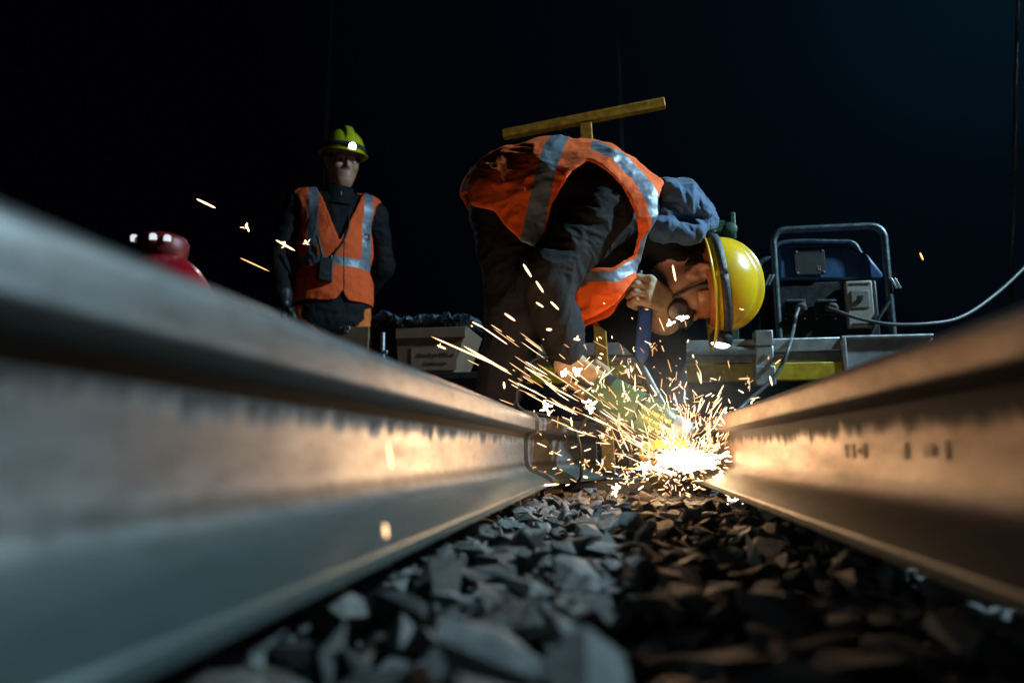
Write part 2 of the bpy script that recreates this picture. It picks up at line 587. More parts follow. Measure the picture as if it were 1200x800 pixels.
def np_mesh(name, v, q, attrs=None, matidx=None):
    me = bpy.data.meshes.new(name)
    nv, nf = len(v), len(q)
    k = q.shape[1]
    me.vertices.add(nv); me.vertices.foreach_set('co', np.asarray(v, np.float32).ravel())
    me.loops.add(nf * k); me.loops.foreach_set('vertex_index', np.asarray(q, np.int32).ravel())
    me.polygons.add(nf)
    me.polygons.foreach_set('loop_start', np.arange(0, nf * k, k, dtype=np.int32))
    if matidx is not None: me.polygons.foreach_set('material_index', np.asarray(matidx, np.int32))
    me.update(calc_edges=True)
    for an, av in (attrs or {}).items():
        a = me.attributes.new(an, 'FLOAT', 'POINT'); a.data.foreach_set('value', np.asarray(av, np.float32))
    return me

def body_obj(name, prims, matnames, lo, hi, res, parent=None, wrinkle=None, it=2, sub=None):
    f0 = union(prims)
    f = f0 if sub is None else (lambda p: sub(p, f0(p)))
    v, q = sdf_mesh(f, lo, hi, res)
    v = relax(v, q, it)
    tags = list(dict.fromkeys(t for _, t, _ in prims))
    D = np.stack([np.min([fn(v) for fn, t, _ in prims if t == tg], axis=0) for tg in tags], 1)
    lab = D.argmin(1)
    if wrinkle is not None:
        n = normals(v, q)
        amp = np.array([wrinkle.get(t, 0.) for t in tags])[lab]
        # soften the change of amplitude between materials
        for _ in range(6):
            s = np.zeros(len(v)); c = np.zeros(len(v))
            for k in range(4):
                np.add.at(s, q[:, k], amp[q[:, (k + 1) % 4]]); np.add.at(c, q[:, k], 1)
            amp = .5 * amp + .5 * s / np.maximum(c, 1)
        warp = np.stack([fbm(v * 5 + 3, 2, 5), fbm(v * 5 + 31, 2, 6), fbm(v * 5 + 57, 2, 7)], 1) * .1
        h = ridged((v + warp) * np.array((11, 9, 15)), 3, 3)
        v = v + n * (amp * h)[:, None]
    mi = lab[q[:, 0]]
    me = np_mesh(name, v, q, matidx=mi)
    o = link(name, me, [matnames[t] for t in tags], parent, 180)
    return o

# ------------------------------------------------------------------ world: night sky over the line, with a faint teal glow painted in at upper right
GLOW = P(1216, -92, 4.0)
TOWER = Vector((4.0, 2.25, 3.3))     # the work lamp that lights the site from the right
w = bpy.data.worlds.new('World'); scene.world = w; w.use_nodes = True
wt = w.node_tree; bg = wt.nodes['Background']
tc = wt.nodes.new('ShaderNodeTexCoord')
dp = wt.nodes.new('ShaderNodeVectorMath'); dp.operation = 'DOT_PRODUCT'
wt.links.new(tc.outputs['Generated'], dp.inputs[0])
dp.inputs[1].default_value = (GLOW - CAM).normalized()
rp = wt.nodes.new('ShaderNodeValToRGB')
E = rp.color_ramp.elements
E[0].position = .60; E[0].color = (.0004, .0004, .0012, 1)
E[1].position = 1.; E[1].color = (.0010, .0058, .0105, 1)
e = E.new(.88); e.color = (.0005, .0012, .0024, 1)
e = E.new(.97); e.color = (.0006, .0026, .0048, 1)
wt.links.new(dp.outputs['Value'], rp.inputs[0])
wt.links.new(rp.outputs[0], bg.inputs[0])
bg.inputs[1].default_value = 1.0

# ------------------------------------------------------------------ ground and ballast
def build_ground():
    xs = np.concatenate([np.linspace(-200, -6, 12), np.linspace(-5, 5, 90), np.linspace(6, 200, 12)])
    ys = np.concatenate([np.linspace(-60, -2, 8), np.linspace(-1.5, 8, 90), np.linspace(9, 300, 14)])
    X, Y = np.meshgrid(xs, ys, indexing='ij')
    p = np.stack([X.ravel(), Y.ravel(), np.zeros(X.size)], 1)
    p[:, 2] = -.035 + .012 * fbm(p * 3.1, 3, 2)
    ny = len(ys)
    i, j = np.meshgrid(np.arange(len(xs) - 1), np.arange(ny - 1), indexing='ij')
    a = (i * ny + j).ravel()
    q = np.stack([a, a + ny, a + ny + 1, a + 1], 1)
    o = link('ground', np_mesh('ground', p, q), 'ground', None, 180)
    o['kind'] = 'structure'
build_ground()

XL, XR = -.2457, .271          # rail centre lines
Z0 = .045                      # underside of the rail foot

def rocks():
    protos = []
    for k in range(16):
        bm = bmesh.new()
        s = (rng.uniform(.9, 1.55), rng.uniform(.6, 1.0), rng.uniform(.32, .62))
        for _ in range(rng.integers(9, 14)):
            d = rng.normal(size=3); d /= np.abs(d).max() ** .75 * np.linalg.norm(d) ** .25
            bm.verts.new([d[i] * s[i] * rng.uniform(.82, 1.05) for i in range(3)])
        res = bmesh.ops.convex_hull(bm, input=bm.verts)
        bmesh.ops.delete(bm, geom=[g for g in res['geom_interior'] if isinstance(g, bmesh.types.BMVert)], context='VERTS')
        bmesh.ops.triangulate(bm, faces=bm.faces)
        bm.verts.ensure_lookup_table(); bm.verts.index_update()
        protos.append((np.array([v.co[:] for v in bm.verts]), np.array([[v.index for v in f.verts] for f in bm.faces])))
        bm.free()
    Vs, Fs, base = [], [], 0
    def put(x, y, z, r):
        nonlocal base
        pv, pf = protos[rng.integers(len(protos))]
        # stones settle mostly flat: any heading, moderate tilt
        hd_, tl, ta = rng.uniform(0, 2 * math.pi), abs(rng.normal(0, .55)), rng.uniform(0, 2 * math.pi)
        q1 = (math.cos(hd_ / 2), 0, 0, math.sin(hd_ / 2)); st_ = math.sin(tl / 2)
        q2 = (math.cos(tl / 2), st_ * math.cos(ta), st_ * math.sin(ta), 0)
        a = q2[0] * q1[0] - q2[3] * q1[3]; b = q2[1] * q1[0] + q2[2] * q1[3]; c = q2[2] * q1[0] - q2[1] * q1[3]; d = q2[0] * q1[3] + q2[3] * q1[0]
        Rm = np.array([[1 - 2 * (c * c + d * d), 2 * (b * c - a * d), 2 * (b * d + a * c)], [2 * (b * c + a * d), 1 - 2 * (b * b + d * d), 2 * (c * d - a * b)], [2 * (b * d - a * c), 2 * (c * d + a * b), 1 - 2 * (b * b + c * c)]])
        Vs.append(pv @ Rm.T * r + (x, y, z)); Fs.append(pf + base); base += len(pv)
    def ok(x, y, z, r):
        if y < 2.05:
            for xc in (XL, XR):
                if abs(x - xc) < .078 + r * .7 and z + r > Z0 - .004: return False
        elif abs(x) < .38 and z + r * .8 > Z0: return False
        return True
    # between the rails: dense, several layers
    for lay, (zb, cnt) in enumerate(((-.03, 1700), (-.012, 2200), (.004, 1300))):
        for _ in range(cnt):
            x = rng.uniform(-.40, .46); y = rng.uniform(.05, 2.6) ** 1.0
            r = float(np.clip(rng.lognormal(math.log(.0185), .45), .007, .034))
            z = zb + rng.uniform(-.006, .008) + .006 * math.sin(x * 9 + y * 5)
            r = min(r, .026 if y > 1.2 else .028)
            if ok(x, y, z, r): put(x, y, z, r)
    # outside the rails and further on
    for _ in range(5200):
        x = rng.uniform(-2.6, 2.8); y = rng.uniform(-.3, 5.5)
        if -.36 < x < .40 and y < 2.6: continue
        r = float(np.clip(rng.lognormal(math.log(.026), .3), .014, .045))
        z = rng.uniform(-.03, .0)
        if ok(x, y, z, r): put(x, y, z, r)
    me = np_mesh('ballast', np.concatenate(Vs), np.concatenate(Fs))
    me.polygons.foreach_set('use_smooth', [False] * len(me.polygons))
    o = link('ballast', me, 'stone')
    tag(o, 'grey crushed stone ballast spread between and around the rails', 'gravel', kind='stuff')
rocks()

# sleeper under the far end of the rails
sl = MB()
sec = [(-.13, -.09), (.13, -.09), (.10, Z0 - .004), (-.10, Z0 - .004)]
sl.prism([(-1.15, 2.24 + y, z) for y, z in sec], (2.3, 0, 0))
o = sl.build('railway_sleeper', 'wood', None, 35, .006)
tag(o, 'dark concrete sleeper under the rail ends behind the sparks', 'sleeper')

# ------------------------------------------------------------------ rails
HALF = [(0, .172), (.014, .1719), (.025, .1708), (.0315, .1675), (.0348, .163), (.0359, .158), (.0363, .150), (.0365, .1365), (.0352, .1345),
        (.017, .1285), (.0125, .1255), (.0102, .120), (.0087, .110), (.0083, .095), (.0083, .076), (.0092, .060), (.0118, .048), (.0175, .0385), (.026, .033), (.040, .0275), (.056, .0205), (.068, .0142), (.0735, .0113), (.075, .009), (.075, .0012), (.0738, 0)]
PROF = [(x, z) for x, z in HALF] + [(-x, z) for x, z in reversed(HALF) if x > 0]

def rail_rings(path, grow=0.):
    rings = []
    n = len(path)
    for i, p in enumerate(path):
        p = Vector(p); a = Vector(path[max(i - 1, 0)]); b = Vector(path[min(i + 1, n - 1)])
        t = (b - a).normalized(); sd = Vector((t.y, -t.x, 0))
        k = 1.0
        if 0 < i < n - 1:
            t1 = (p - a).normalized(); k = 1 / max(.5, t1.dot(t))
        ring = []
        for j, (x, z) in enumerate(PROF):
            if grow:
                x0, z0 = PROF[j - 1]; x1, z1 = PROF[(j + 1) % len(PROF)]
                nx, nz = -(z1 - z0), (x1 - x0); L = math.hypot(nx, nz) or 1
                x, z = x + grow * nx / L * -1 * -1, z + grow * nz / L
            ring.append(p + sd * (x * k) + Vector((0, 0, Z0 + z)))
        rings.append(ring)
    return rings

def rail(path, mat):
    b = MB(); b.ring(rail_rings(path)); return b

pathL = [(XL, y, 0) for y in np.linspace(-1.6, 1.70, 30)] + [(XL + .004, 1.76, 0), (-.212, 1.85, 0), (-.155, 2.02, 0), (-.085, 2.24, 0)]
# the object origin sits at the foot so that the material can tell foot, web and head apart
def rail_obj(path, mat):
    me = rail(path, mat).mesh('steel_rail')
    me.transform(Matrix.Translation((0, 0, -Z0)))
    o = link('steel_rail', me, mat, None, 28)
    o.location = (0, 0, Z0)
    return o
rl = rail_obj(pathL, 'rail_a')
tag(rl, 'grey worn steel rail on the left, its end welded and bent inwards', 'rail')
for ya, yb, g in ((1.690, 1.712, .010), (1.728, 1.744, .008)):
    wb = MB(); wb.ring(rail_rings([(XL, ya, 0), (XL, ya + .003, 0), (XL, yb - .003, 0), (XL + .001, yb, 0)], g))
    # make the collar's edges slope
    wb.build('weld_collar', 'weld', rl, 28)
pathR = [(XR, y, 0) for y in np.linspace(-1.6, 1.70, 30)] + [(XR - .003, 1.76, 0), (.256, 1.86, 0), (.24, 2.0, 0), (.215, 2.15, 0)]
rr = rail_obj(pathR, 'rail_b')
tag(rr, 'rusty brown steel rail on the right, lit orange by the sparks', 'rail')
# raised rolling marks on its web (too worn to read)
for px0, px1 in ((969, 972), (976, 979), (983, 985), (987, 991), (1028, 1033), (1050, 1060), (1071, 1073)):
    y0, y1 = (.263 * F / (px - VPX) for px in (px1, px0))
    MB().box((XR - .0088, (y0 + y1) / 2, Z0 + .082), (.0013, y1 - y0, .010 if px0 == 1050 else .016 if px0 != 983 else .006)).build('rolling_mark', 'scale', rr, 30, .0005)

# ------------------------------------------------------------------ bending worker
YW = 2.08
def W(px, py, dy=0.): return np.array(P(px, py, YW + dy)[:])
def Wv(px, py, dy=0.): return P(px, py, YW + dy)

def head_prims(o, r, f, u, s=1., sk='skin', extra_k=.012):
    o = np.array(o); r, f, u = (np.array(x) for x in (r, f, u)); fr = np.stack([r, f, u])
    T = lambda a, b, c: o + (r * a + f * b + u * c) * s
    pr = [(ell(T(0, -.008, .025), np.array((.075, .096, .098)) * s, fr), sk, .0),
          (cone(T(0, .025, -.045), T(0, .062, -.096), .056 * s, .030 * s), sk, .05),
          (cone(T(-.045, .0, -.05), T(-.022, .06, -.095), .028 * s, .022 * s), sk, .03),
          (cone(T(.045, .0, -.05), T(.022, .06, -.095), .028 * s, .022 * s), sk, .03),
          (cone(T(-.034, .083, .030), T(.034, .083, .030), .014 * s, .014 * s), sk, .02),
          (cone(T(0, .090, .018), T(0, .112, -.024), .007 * s, .010 * s), sk, .012),
          (cone(T(-.012, .100, -.030), T(.012, .100, -.030), .0075 * s, .0075 * s), sk, .010),
          (ell(T(0, .058, -.062), np.array((.040, .034, .036)) * s, fr), sk, .03),
          (cone(T(-.021, .088, -.062), T(.021, .088, -.062), .0068 * s, .0068 * s), 'lip', .006),
          (cone(T(-.017, .089, -.073), T(.017, .088, -.074), .0068 * s, .0068 * s), 'lip', .005),
          (ell(T(-.045, .065, -.018), np.array((.024, .026, .024)) * s, fr), sk, .02),
          (ell(T(.045, .065, -.018), np.array((.024, .026, .024)) * s, fr), sk, .02)]
    for sg in (-1, 1):
        # ear: a shell with a rolled rim and a lobe
        loop_ = [(.078, .006, .020), (.085, -.008, .031), (.090, -.024, .024), (.090, -.029, .006), (.086, -.022, -.012), (.080, -.010, -.026)]
        for p0, p1 in zip(loop_[:-1], loop_[1:]):
            pr.append((cone(T(sg * p0[0], p0[1], p0[2]), T(sg * p1[0], p1[1], p1[2]), .0062 * s, .0062 * s), sk, .004))
        pr.append((ell(T(sg * .079, -.012, .003), np.array((.006, .018, .027)) * s, fr), sk, .004))
        pr.append((ell(T(sg * .079, -.006, -.028), np.array((.007, .010, .010)) * s, fr), sk, .005))
        pr.append((cone(T(sg * .078, .006, -.004), T(sg * .080, .003, -.012), .006 * s, .006 * s), sk, .003))
    socks = [T(sg * .031, .098, .007) for sg in (-1, 1)]
    ears = [T(sg * .091, -.009, .002) for sg in (-1, 1)]
    def carve(p, d):
        for c in socks: d = smax(d, .0145 * s - np.linalg.norm(p - c, axis=1), .014)
        for c in ears: d = smax(d, .0105 * s - np.linalg.norm(p - c, axis=1), .004)
        return d
    return pr, carve, T

up_w = Vector((1, 0, .10)).normalized(); fw_w = Vector((.10, 0, -1)).normalized(); rt_w = fw_w.cross(up_w)
HEAD = Wv(816, 330)
hp, hcarve, HT = head_prims(HEAD[:], rt_w[:], fw_w[:], up_w[:])

sy = .84   # torso is wider than deep
torso = [(cone(W(609, 242) , W(650, 242), .148, .166, (1, sy, 1)), 'jacket', 0),
         (cone(W(650, 242), W(700, 250), .166, .166, (1, sy, 1)), 'jacket', .05),
         (cone(W(700, 250), W(742, 266), .166, .132, (1, sy, 1)), 'jacket', .05)]
# scaled space shifts y: bake the centre plane back
def torso_at(prs):
    out = []
    for fn, t, k in prs: out.append((fn, t, k))
    return out
limbs = [
    (cone(W(706, 250, -.16), W(640, 326, -.235), .086, .068), 'sleeve', .05),
    (cone(W(640, 326, -.235), W(668, 418, -.22), .068, .047), 'sleeve', .03),
    (cone(W(735, 258, .19), W(722, 362, .22), .085, .065), 'jacket', .05),
    (cone(W(722, 362, .22), W(768, 372, .03), .062, .046), 'denim', .03),
    (cone(W(752, 268), W(795, 304), .085, .062), 'jacket', .05),
    (cone(W(600, 252, -.09), W(606, 372, -.14), .122, .082), 'trousers', .06),
    (cone(W(606, 372, -.14), W(568, 520, -.14), .080, .058), 'trousers', .04),
    (cone(W(628, 266, .10), W(773, 402, .09), .115, .074), 'trousers', .06),
    (cone(W(776, 400, .09), W(784, 535, .08), .066, .054), 'trousers', .03),
    (cone(W(566, 510, -.14), W(562, 556, -.14), .056, .05), 'boot', .02),
    (cone(W(556, 563, -.14), W(612, 566, -.15), .042, .036), 'boot', .03),
    (cone(W(784, 525, .08), W(784, 556, .08), .056, .05), 'boot', .02),
    (cone(W(776, 563, .08), W(832, 566, .07), .042, .036), 'boot', .03),
    (cone(W(778, 292), W(800, 322), .058, .056), 'skin', .03),
]
prims = torso + limbs + [(a, b, max(c, .008)) for a, b, c in hp]
wmats = dict(jacket='jacket', sleeve='sleeve', denim='denim', trousers='trousers', boot='boot', skin='skin', lip='lip')
worker = body_obj('person', prims, wmats, W(520, 120)[0:1].tolist() + [1.55, -.02], [W(900, 0)[0], 2.62, 1.25], .0047,
                  None, dict(jacket=.007, sleeve=.015, denim=.010, trousers=.010), 2, hcarve)
tag(worker, 'person in orange vest and yellow hard hat bending down over a grinder', 'person')

# hi-vis vest of the bending worker: a thin shell round the torso, cut along real hem lines
YV = 1.90
def uv(p):
    """photo-plane coordinates (in 'pixels' of the plane Y = YV), a linear map of x and z"""
    # the plane Y = YV is drawn on with the photo's own perspective, then everything is extruded along y
    q = np.stack([p[:, 0], np.full(len(p), YV), p[:, 2] - CAMZ], 1)
    zz = q @ np.array(cf)
    return np.stack([600 + F * (q @ np.array(cr)) / zz, 400 - F * (q @ np.array(cu)) / zz], 1)
flap = [(ell(W(703, 338, -.13), (.085, .06, .11), None), 'v', .06), (ell(W(703, 338, .13), (.085, .06, .10), None), 'v', .06)]
base_v = union(torso + [(cone(W(600, 252, -.09), W(604, 320, -.12), .128, .115), 'v', .08), (cone(W(612, 256, .09), W(650, 300, .10), .125, .11), 'v', .08), (cone(W(700, 258, -.12), W(735, 262, -.12), .11, .08), 'v', .06), (cone(W(700, 258, .12), W(735, 262, .12), .11, .08), 'v', .06)] + flap)
outline = [(530, 150), (700, 150), (779, 208), (766, 258), (757, 280), (744, 322), (719, 358), (679, 380), (666, 360), (655, 330), (640, 300), (612, 294), (598, 278), (586, 258), (566, 250), (556, 244), (545, 228), (530, 215)]
hole = [(690, 196), (708, 208), (727, 226), (742, 252), (748, 276), (740, 298), (718, 316), (688, 316), (662, 328), (640, 330), (636, 290), (650, 246), (672, 212)]
kpx = YV / F
s_out, s_hole = poly_sd(outline), poly_sd(hole)
from numpy import minimum as mn, maximum as mx
def vest_f(p):
    d = base_v(p)
    q = uv(p)
    shell = np.abs(d - .021) - .005
    wv = 3 * np.stack([vnoise(p * 18, 3), vnoise(p * 18, 4)], 1)
    so = s_out(q + wv) * kpx
    sh = s_hole(q) * kpx
    side = np.abs(p[:, 1] - YW) - .075         # armholes are on the flanks, not across the back
    return mx(mx(shell, so), -mx(sh, -side))
v, q = sdf_mesh(vest_f, [W(530, 0)[0], 1.70, .40], [W(790, 0)[0], 2.46, 1.10], .0048)
v = relax(v, q, 3, .4)
n = normals(v, q)
warp = np.stack([fbm(v * 6 + 3, 2, 5), fbm(v * 6 + 31, 2, 6), fbm(v * 6 + 57, 2, 7)], 1) * .12
hgt = ridged((v + warp) * np.array((8, 7, 11)), 3, 21)
# displace both faces of the cloth the same way, outwards from the body
gr_ = np.stack([base_v(v + e) - base_v(v - e) for e in np.eye(3) * .004], 1); gr_ /= np.linalg.norm(gr_, axis=1, keepdims=True)
hg2 = ridged((v + warp * .5) * np.array((24, 18, 30)), 2, 77)
v2 = v + gr_ * (.010 * (hgt - .1) + .0035 * hg2)[:, None]
qv = uv(v)
ax_, ay_ = qv[:, 0], qv[:, 1]
# tape across the back and tape along the armhole
t1 = np.abs((ax_ - 651) * .974 + (ay_ - 176) * .225) - 11.0
shd = s_hole(qv)
upper = np.abs(shd - 25.5) - 9.0
lower = np.abs(shd - 11) - 6.5
wl = np.clip((ay_ - 262) / 24, 0, 1)
t2 = upper * (1 - wl) + lower * wl
t2 = mx(t2, 692 - ax_ - 40 * wl)
band = mn(t1, t2) * kpx
ov = link('safety_vest', np_mesh('safety_vest', v2, q, dict(band=band, zipper=np.ones(len(v)))), 'vest1', worker, 180)

ca_, cb2 = Wv(752, 268), Wv(795, 304)
cax = (cb2 - ca_).normalized()
MB().lathe([(.086, -.03), (.090, -.015), (.086, .012), (.078, .018), (.070, .012), (.066, -.01)], ca_.lerp(cb2, .62), cax, 40).build('collar', 'jacket', worker, 60)
# hood bunched on the neck
hoodp = [(ell(W(800, 246), (.062, .11, .078)), 'd', 0), (ell(W(782, 240), (.05, .12, .07)), 'd', .04), (ell(W(822, 258), (.038, .095, .045)), 'd', .04), (ell(W(775, 262), (.05, .12, .06)), 'd', .04),
         (cone(W(770, 268, -.11), W(815, 274, -.09), .03, .022), 'd', .03), (cone(W(818, 268, -.07), W(824, 268, .07), .022, .022), 'd', .02)]
def hood_sub(p, d): return smax(d, .075 - np.linalg.norm(p - W(824, 330), axis=1), .02)
fh = union(hoodp)
v, q = sdf_mesh(lambda p: hood_sub(p, fh(p)), W(740, 330) - (.05, .3, 0), W(850, 190) + (0, .3, .05), .0045)
n = normals(v, q)
warp = np.stack([fbm(v * 7 + 3, 2, 5), fbm(v * 7 + 31, 2, 6), fbm(v * 7 + 57, 2, 7)], 1) * .1
v = v + n * (.016 * ridged((v + warp) * np.array((15, 9, 17)), 3, 8))[:, None]
link('hood', np_mesh('hood', v, q), 'denim', worker, 180)

def helmet(o, r, f, u, mat, parent, strapmat='strap', beam=0., ls=1.):
    """hard hat: shell with crest and peak, webbing and a headlamp"""
    o = Vector(o); r, f, u = Vector(r), Vector(f), Vector(u)
    A, Bq, H = .150, .116, .135
    N, K = 112, 26
    rings = []
    def rad(a):   # superellipse rim
        c, s_ = math.cos(a), math.sin(a)
        return c * Bq, s_ * (A if s_ > 0 else A * .97)
    for k in range(-2, K):
        ring = []
        for i in range(N):
            a = 2 * math.pi * i / N
            x, y = rad(a)
            front = max(0., math.sin(a))
            if k < 0:
                e = .006 + .010 * (k == -2) + (front ** 3) * (.030 if k == -2 else .012)
                sc = 1 + e / math.hypot(x, y)
                z = -.004 if k == -1 else -.008 - .016 * front ** 3
                ring.append(o + r * (x * sc) + f * (y * sc) + u * z)
            else:
                t = k / (K - 1) * math.pi / 2 * .985
                ct, st = math.cos(t) ** .92, math.sin(t)
                z = H * st
                X, Yy = x * ct, y * ct
                crest = (math.exp(-(X / .026) ** 8) * .019 - math.exp(-((abs(X) - .036) / .007) ** 2) * .004) * min(1, st * 2.6)
                ring.append(o + r * X + f * Yy + u * (z + crest))
        rings.append(ring)
    b = MB(); b.ring(rings, cap=False)
    top = len(b.v) - N
    b.f.append(tuple(top + i for i in range(N)))
    h = b.build('hard_hat', mat, parent, 180)
    sm = h.modifiers.new('thick', 'SOLIDIFY'); sm.thickness = .004; sm.offset = -1
    # inner headband
    hb = MB(); ringsb = []
    for z, g in ((-.022, .80), (-.006, .84), (.004, .86)):
        ringsb.append([o + r * (math.cos(a) * Bq * g) + f * (math.sin(a) * A * g) + u * z for a in [2 * math.pi * i / 40 for i in range(40)]])
    hb.ring(ringsb, cap=False)
    x = hb.build('headband', 'amber', h, 60)
    x.modifiers.new('thick', 'SOLIDIFY').thickness = .003
    # lamp strap round the shell
    st = MB(); rs = []
    for z, g in ((.010, 1.02), (.034, 1.00)):
        rs.append([o + r * (math.cos(a) * Bq * g) + f * (math.sin(a) * A * g) + u * z for a in [2 * math.pi * i / 48 for i in range(48)]])
    half = [[ring[i % 48] for i in range(0, 49)] for ring in rs]
    bb = len(st.v)
    for ring in half: st.v += [tuple(p) for p in ring]
    m = 49
    st.f += [(i, i + 1, m + i + 1, m + i) for i in range(m - 1)]
    x = st.build('lamp_strap', strapmat, h, 60)
    tk = x.modifiers.new('thick', 'SOLIDIFY'); tk.thickness = .003; tk.offset = 1
    # headlamp
    lo_ = o + f * (A + .012) + u * .008
    d = (f * .9 - u * .28).normalized()
    hl = MB().lathe([(a_ * ls, b_ * ls) for a_, b_ in ((.016, -.024), (.028, -.018), (.034, .000), (.032, .018), (.029, .021))], lo_, d, 24)
    hlo = hl.build('headlamp', 'black', h, 40)
    MB().lathe([(a_ * ls, b_ * ls) for a_, b_ in ((.0, .0212), (.020, .0212), (.0275, .0216), (.020, .029), (.006, .0325))], lo_, d, 24).build('lamp_glass', 'headglass', hlo, 60)
    if beam:
        ld = bpy.data.lights.new('headlamp_beam', 'SPOT'); ld.energy = beam; ld.color = (.86, .95, 1.); ld.spot_size = R(75); ld.spot_blend = .8; ld.shadow_soft_size = .015
        lb = bpy.data.objects.new('headlamp_beam', ld); COL.objects.link(lb)
        lb.matrix_world = Matrix.Translation(lo_ + d * .04) @ d.to_track_quat('-Z', 'Y').to_matrix().to_4x4()
        lb.parent = h; lb.matrix_parent_inverse = world_of(h).inverted()
    return h

hat = helmet(Wv(833, 334), rt_w, fw_w, up_w, 'hatw', worker, beam=3.)
# peak turned down beside the face (the yellow visor piece) and chin strap
MB().tube(spline([HT(.088, .03, .045), HT(.086, .035, -.02), HT(.062, .055, -.085), HT(0, .075, -.118), HT(-.062, .055, -.085), HT(-.086, .035, -.02), HT(-.088, .03, .045)], 6), .0045, 8).build('chin_strap', 'strap', hat, 60)
# short dark hair between hat, ear and nape
scw = ell(HT(0, -.012, .022), np.array((.0800, .1005, .1025)), np.stack([np.array(rt_w), np.array(fw_w), np.array(up_w)]))
def hairw(p):
    l = (p - np.array(HEAD)) @ np.stack([np.array(rt_w), np.array(fw_w), np.array(up_w)]).T
    keep = mx(l[:, 1] - .028 - .5 * np.clip(l[:, 2] - .02, 0, .1), -.055 - l[:, 2] + .35 * np.clip(l[:, 1] + .03, 0, .1))
    ear = .036 - np.linalg.norm((l - np.array((.08, -.008, -.006))) * np.array((.3, 1.2, .85)), axis=1)
    return mx(mx(scw(p), keep), ear)
v, q = sdf_mesh(hairw, np.array(HEAD) - .16, np.array(HEAD) + .16, .004)
v = relax(v, q, 4); v = v + normals(v, q) * (.0022 * ridged(v * 60, 2, 4) + .001)[:, None]
link('hair', np_mesh('hair', v, q), 'hair', worker, 180)
# safety goggles
gp = ell(HT(0, .004, .022), np.array((.082, .104, .104)), np.stack([np.array(rt_w), np.array(fw_w), np.array(up_w)]))
def gog(p):
    loc = (p - np.array(HEAD)) @ np.stack([np.array(rt_w), np.array(fw_w), np.array(up_w)]).T
    s_ = np.abs(gp(p) - .004) - .004
    return mx(s_, mx(np.abs(loc[:, 2] - .012) - .027, .045 - loc[:, 1]))
v, q = sdf_mesh(gog, np.array(HEAD) - .17, np.array(HEAD) + .17, .004)
link('goggles', np_mesh('goggles', relax(v, q, 2), q), 'amber', worker, 180)
# half-mask respirator with its two filters
MB().lathe([(.010, .150), (.034, .146), (.050, .128), (.058, .095), (.054, .06)], HT(0, -.01, -.055), Vector(fw_w) - Vector(up_w) * .18, 28).build('respirator', 'mask', worker, 60)
for sg in (-1, 1):
    MB().lathe([(.008, .034), (.026, .032), (.031, .022), (.031, 0), (.02, -.01)], HT(sg * .045, .085, -.075), Vector(rt_w) * sg + Vector(fw_w) * .5, 24).build('mask_filter', 'mask', worker, 50)

def glove(o, a, nrm, d, parent, s=1., name='glove', mat='leather', wrist=None, thumb_side=-1):
    """gloved fist closed round a bar: a along the bar (little finger side +), nrm out of the back of the hand, d wrist to knuckles"""
    o, a, nrm, d = (np.array(x, float) for x in (o, a, nrm, d))
    d = d / np.linalg.norm(d); a = a - d * (a @ d); a /= np.linalg.norm(a); n2 = np.cross(a, d); nrm = n2 if n2 @ nrm > 0 else -n2
    T = lambda x, y, z: o + (a * x + d * y + nrm * z) * s
    pr = []
    for i in range(4):
        x = (i - 1.5) * .0205
        pr.append((cone(T(x * .75, -.042, .0), T(x, .036, .004), .0165 * s, .0140 * s), 'g', .014 if i else 0))
    for i, L in enumerate((.94, 1.06, 1.0, .82)):
        x = (i - 1.5) * .0215
        k0 = T(x, .036, .004); k1 = T(x, .036 + .026 * L, -.022 * L); k2 = T(x, .034 + .006 * L, -.022 - .030 * L); k3 = T(x, .020 - .012 * L, -.044 - .002 * L)
        pr += [(cone(k0, k1, .0125 * s, .0115 * s), 'g', .006), (cone(k1, k2, .0115 * s, .0108 * s), 'g', .003), (cone(k2, k3, .0108 * s, .0098 * s), 'g', .003)]
    ts = thumb_side
    pr += [(cone(T(ts * .026, -.030, -.006), T(ts * .046, .000, -.026), .0165 * s, .0135 * s), 'g', .012), (cone(T(ts * .046, .0, -.026), T(ts * .030, .030, -.046), .0130 * s, .0120 * s), 'g', .004), (cone(T(ts * .030, .030, -.046), T(ts * .006, .044, -.052), .0120 * s, .0105 * s), 'g', .003)]
    c0 = T(0, -.05, 0); c1 = np.array(wrist) if wrist is not None else T(0, -.10, 0)
    pr.append((cone(c0, c1, .033 * s, .050 * s), 'g', .02))
    lo = o - .15 * s; hi = o + .15 * s
    lo = np.minimum(lo, c1 - .07); hi = np.maximum(hi, c1 + .07)
    f = union(pr)
    v, q = sdf_mesh(f, lo, hi, .0032)
    n = normals(v, q)
    v = v + n * (.0022 * ridged(v * 38, 2, 12))[:, None]
    return link(name, np_mesh(name, v, q), mat, parent, 180)

# ------------------------------------------------------------------ grinder in the worker's hands
g0, g1 = Wv(702, 458, -.22), Wv(786, 503, -.24)
gax = (g1 - g0).normalized()
gup = (Vector((0, 0, 1)) - gax * gax.z).normalized()
gsd = gax.cross(gup)
L = (g1 - g0).length
grinder = empty('angle_grinder', Wv(790, 560, -.25))
tag(grinder, 'green angle grinder with blue side handle throwing sparks at the rail', 'grinder')
gb = MB().lathe([(.030, -.02), (.046, -.012), (.053, .01), (.0545, .05), (.0545, .115), (.050, .118), (.050, .124), (.0545, .127), (.0535, L - .03), (.047, L - .006), (.044, L)], g0, gax, 40)
gbo = gb.build('motor_casing', 'green', grinder, 35)
MB().lathe([(.0552, .118), (.0552, .1236)], g0, gax, 40).build('seam_ring', 'black', gbo, 35)
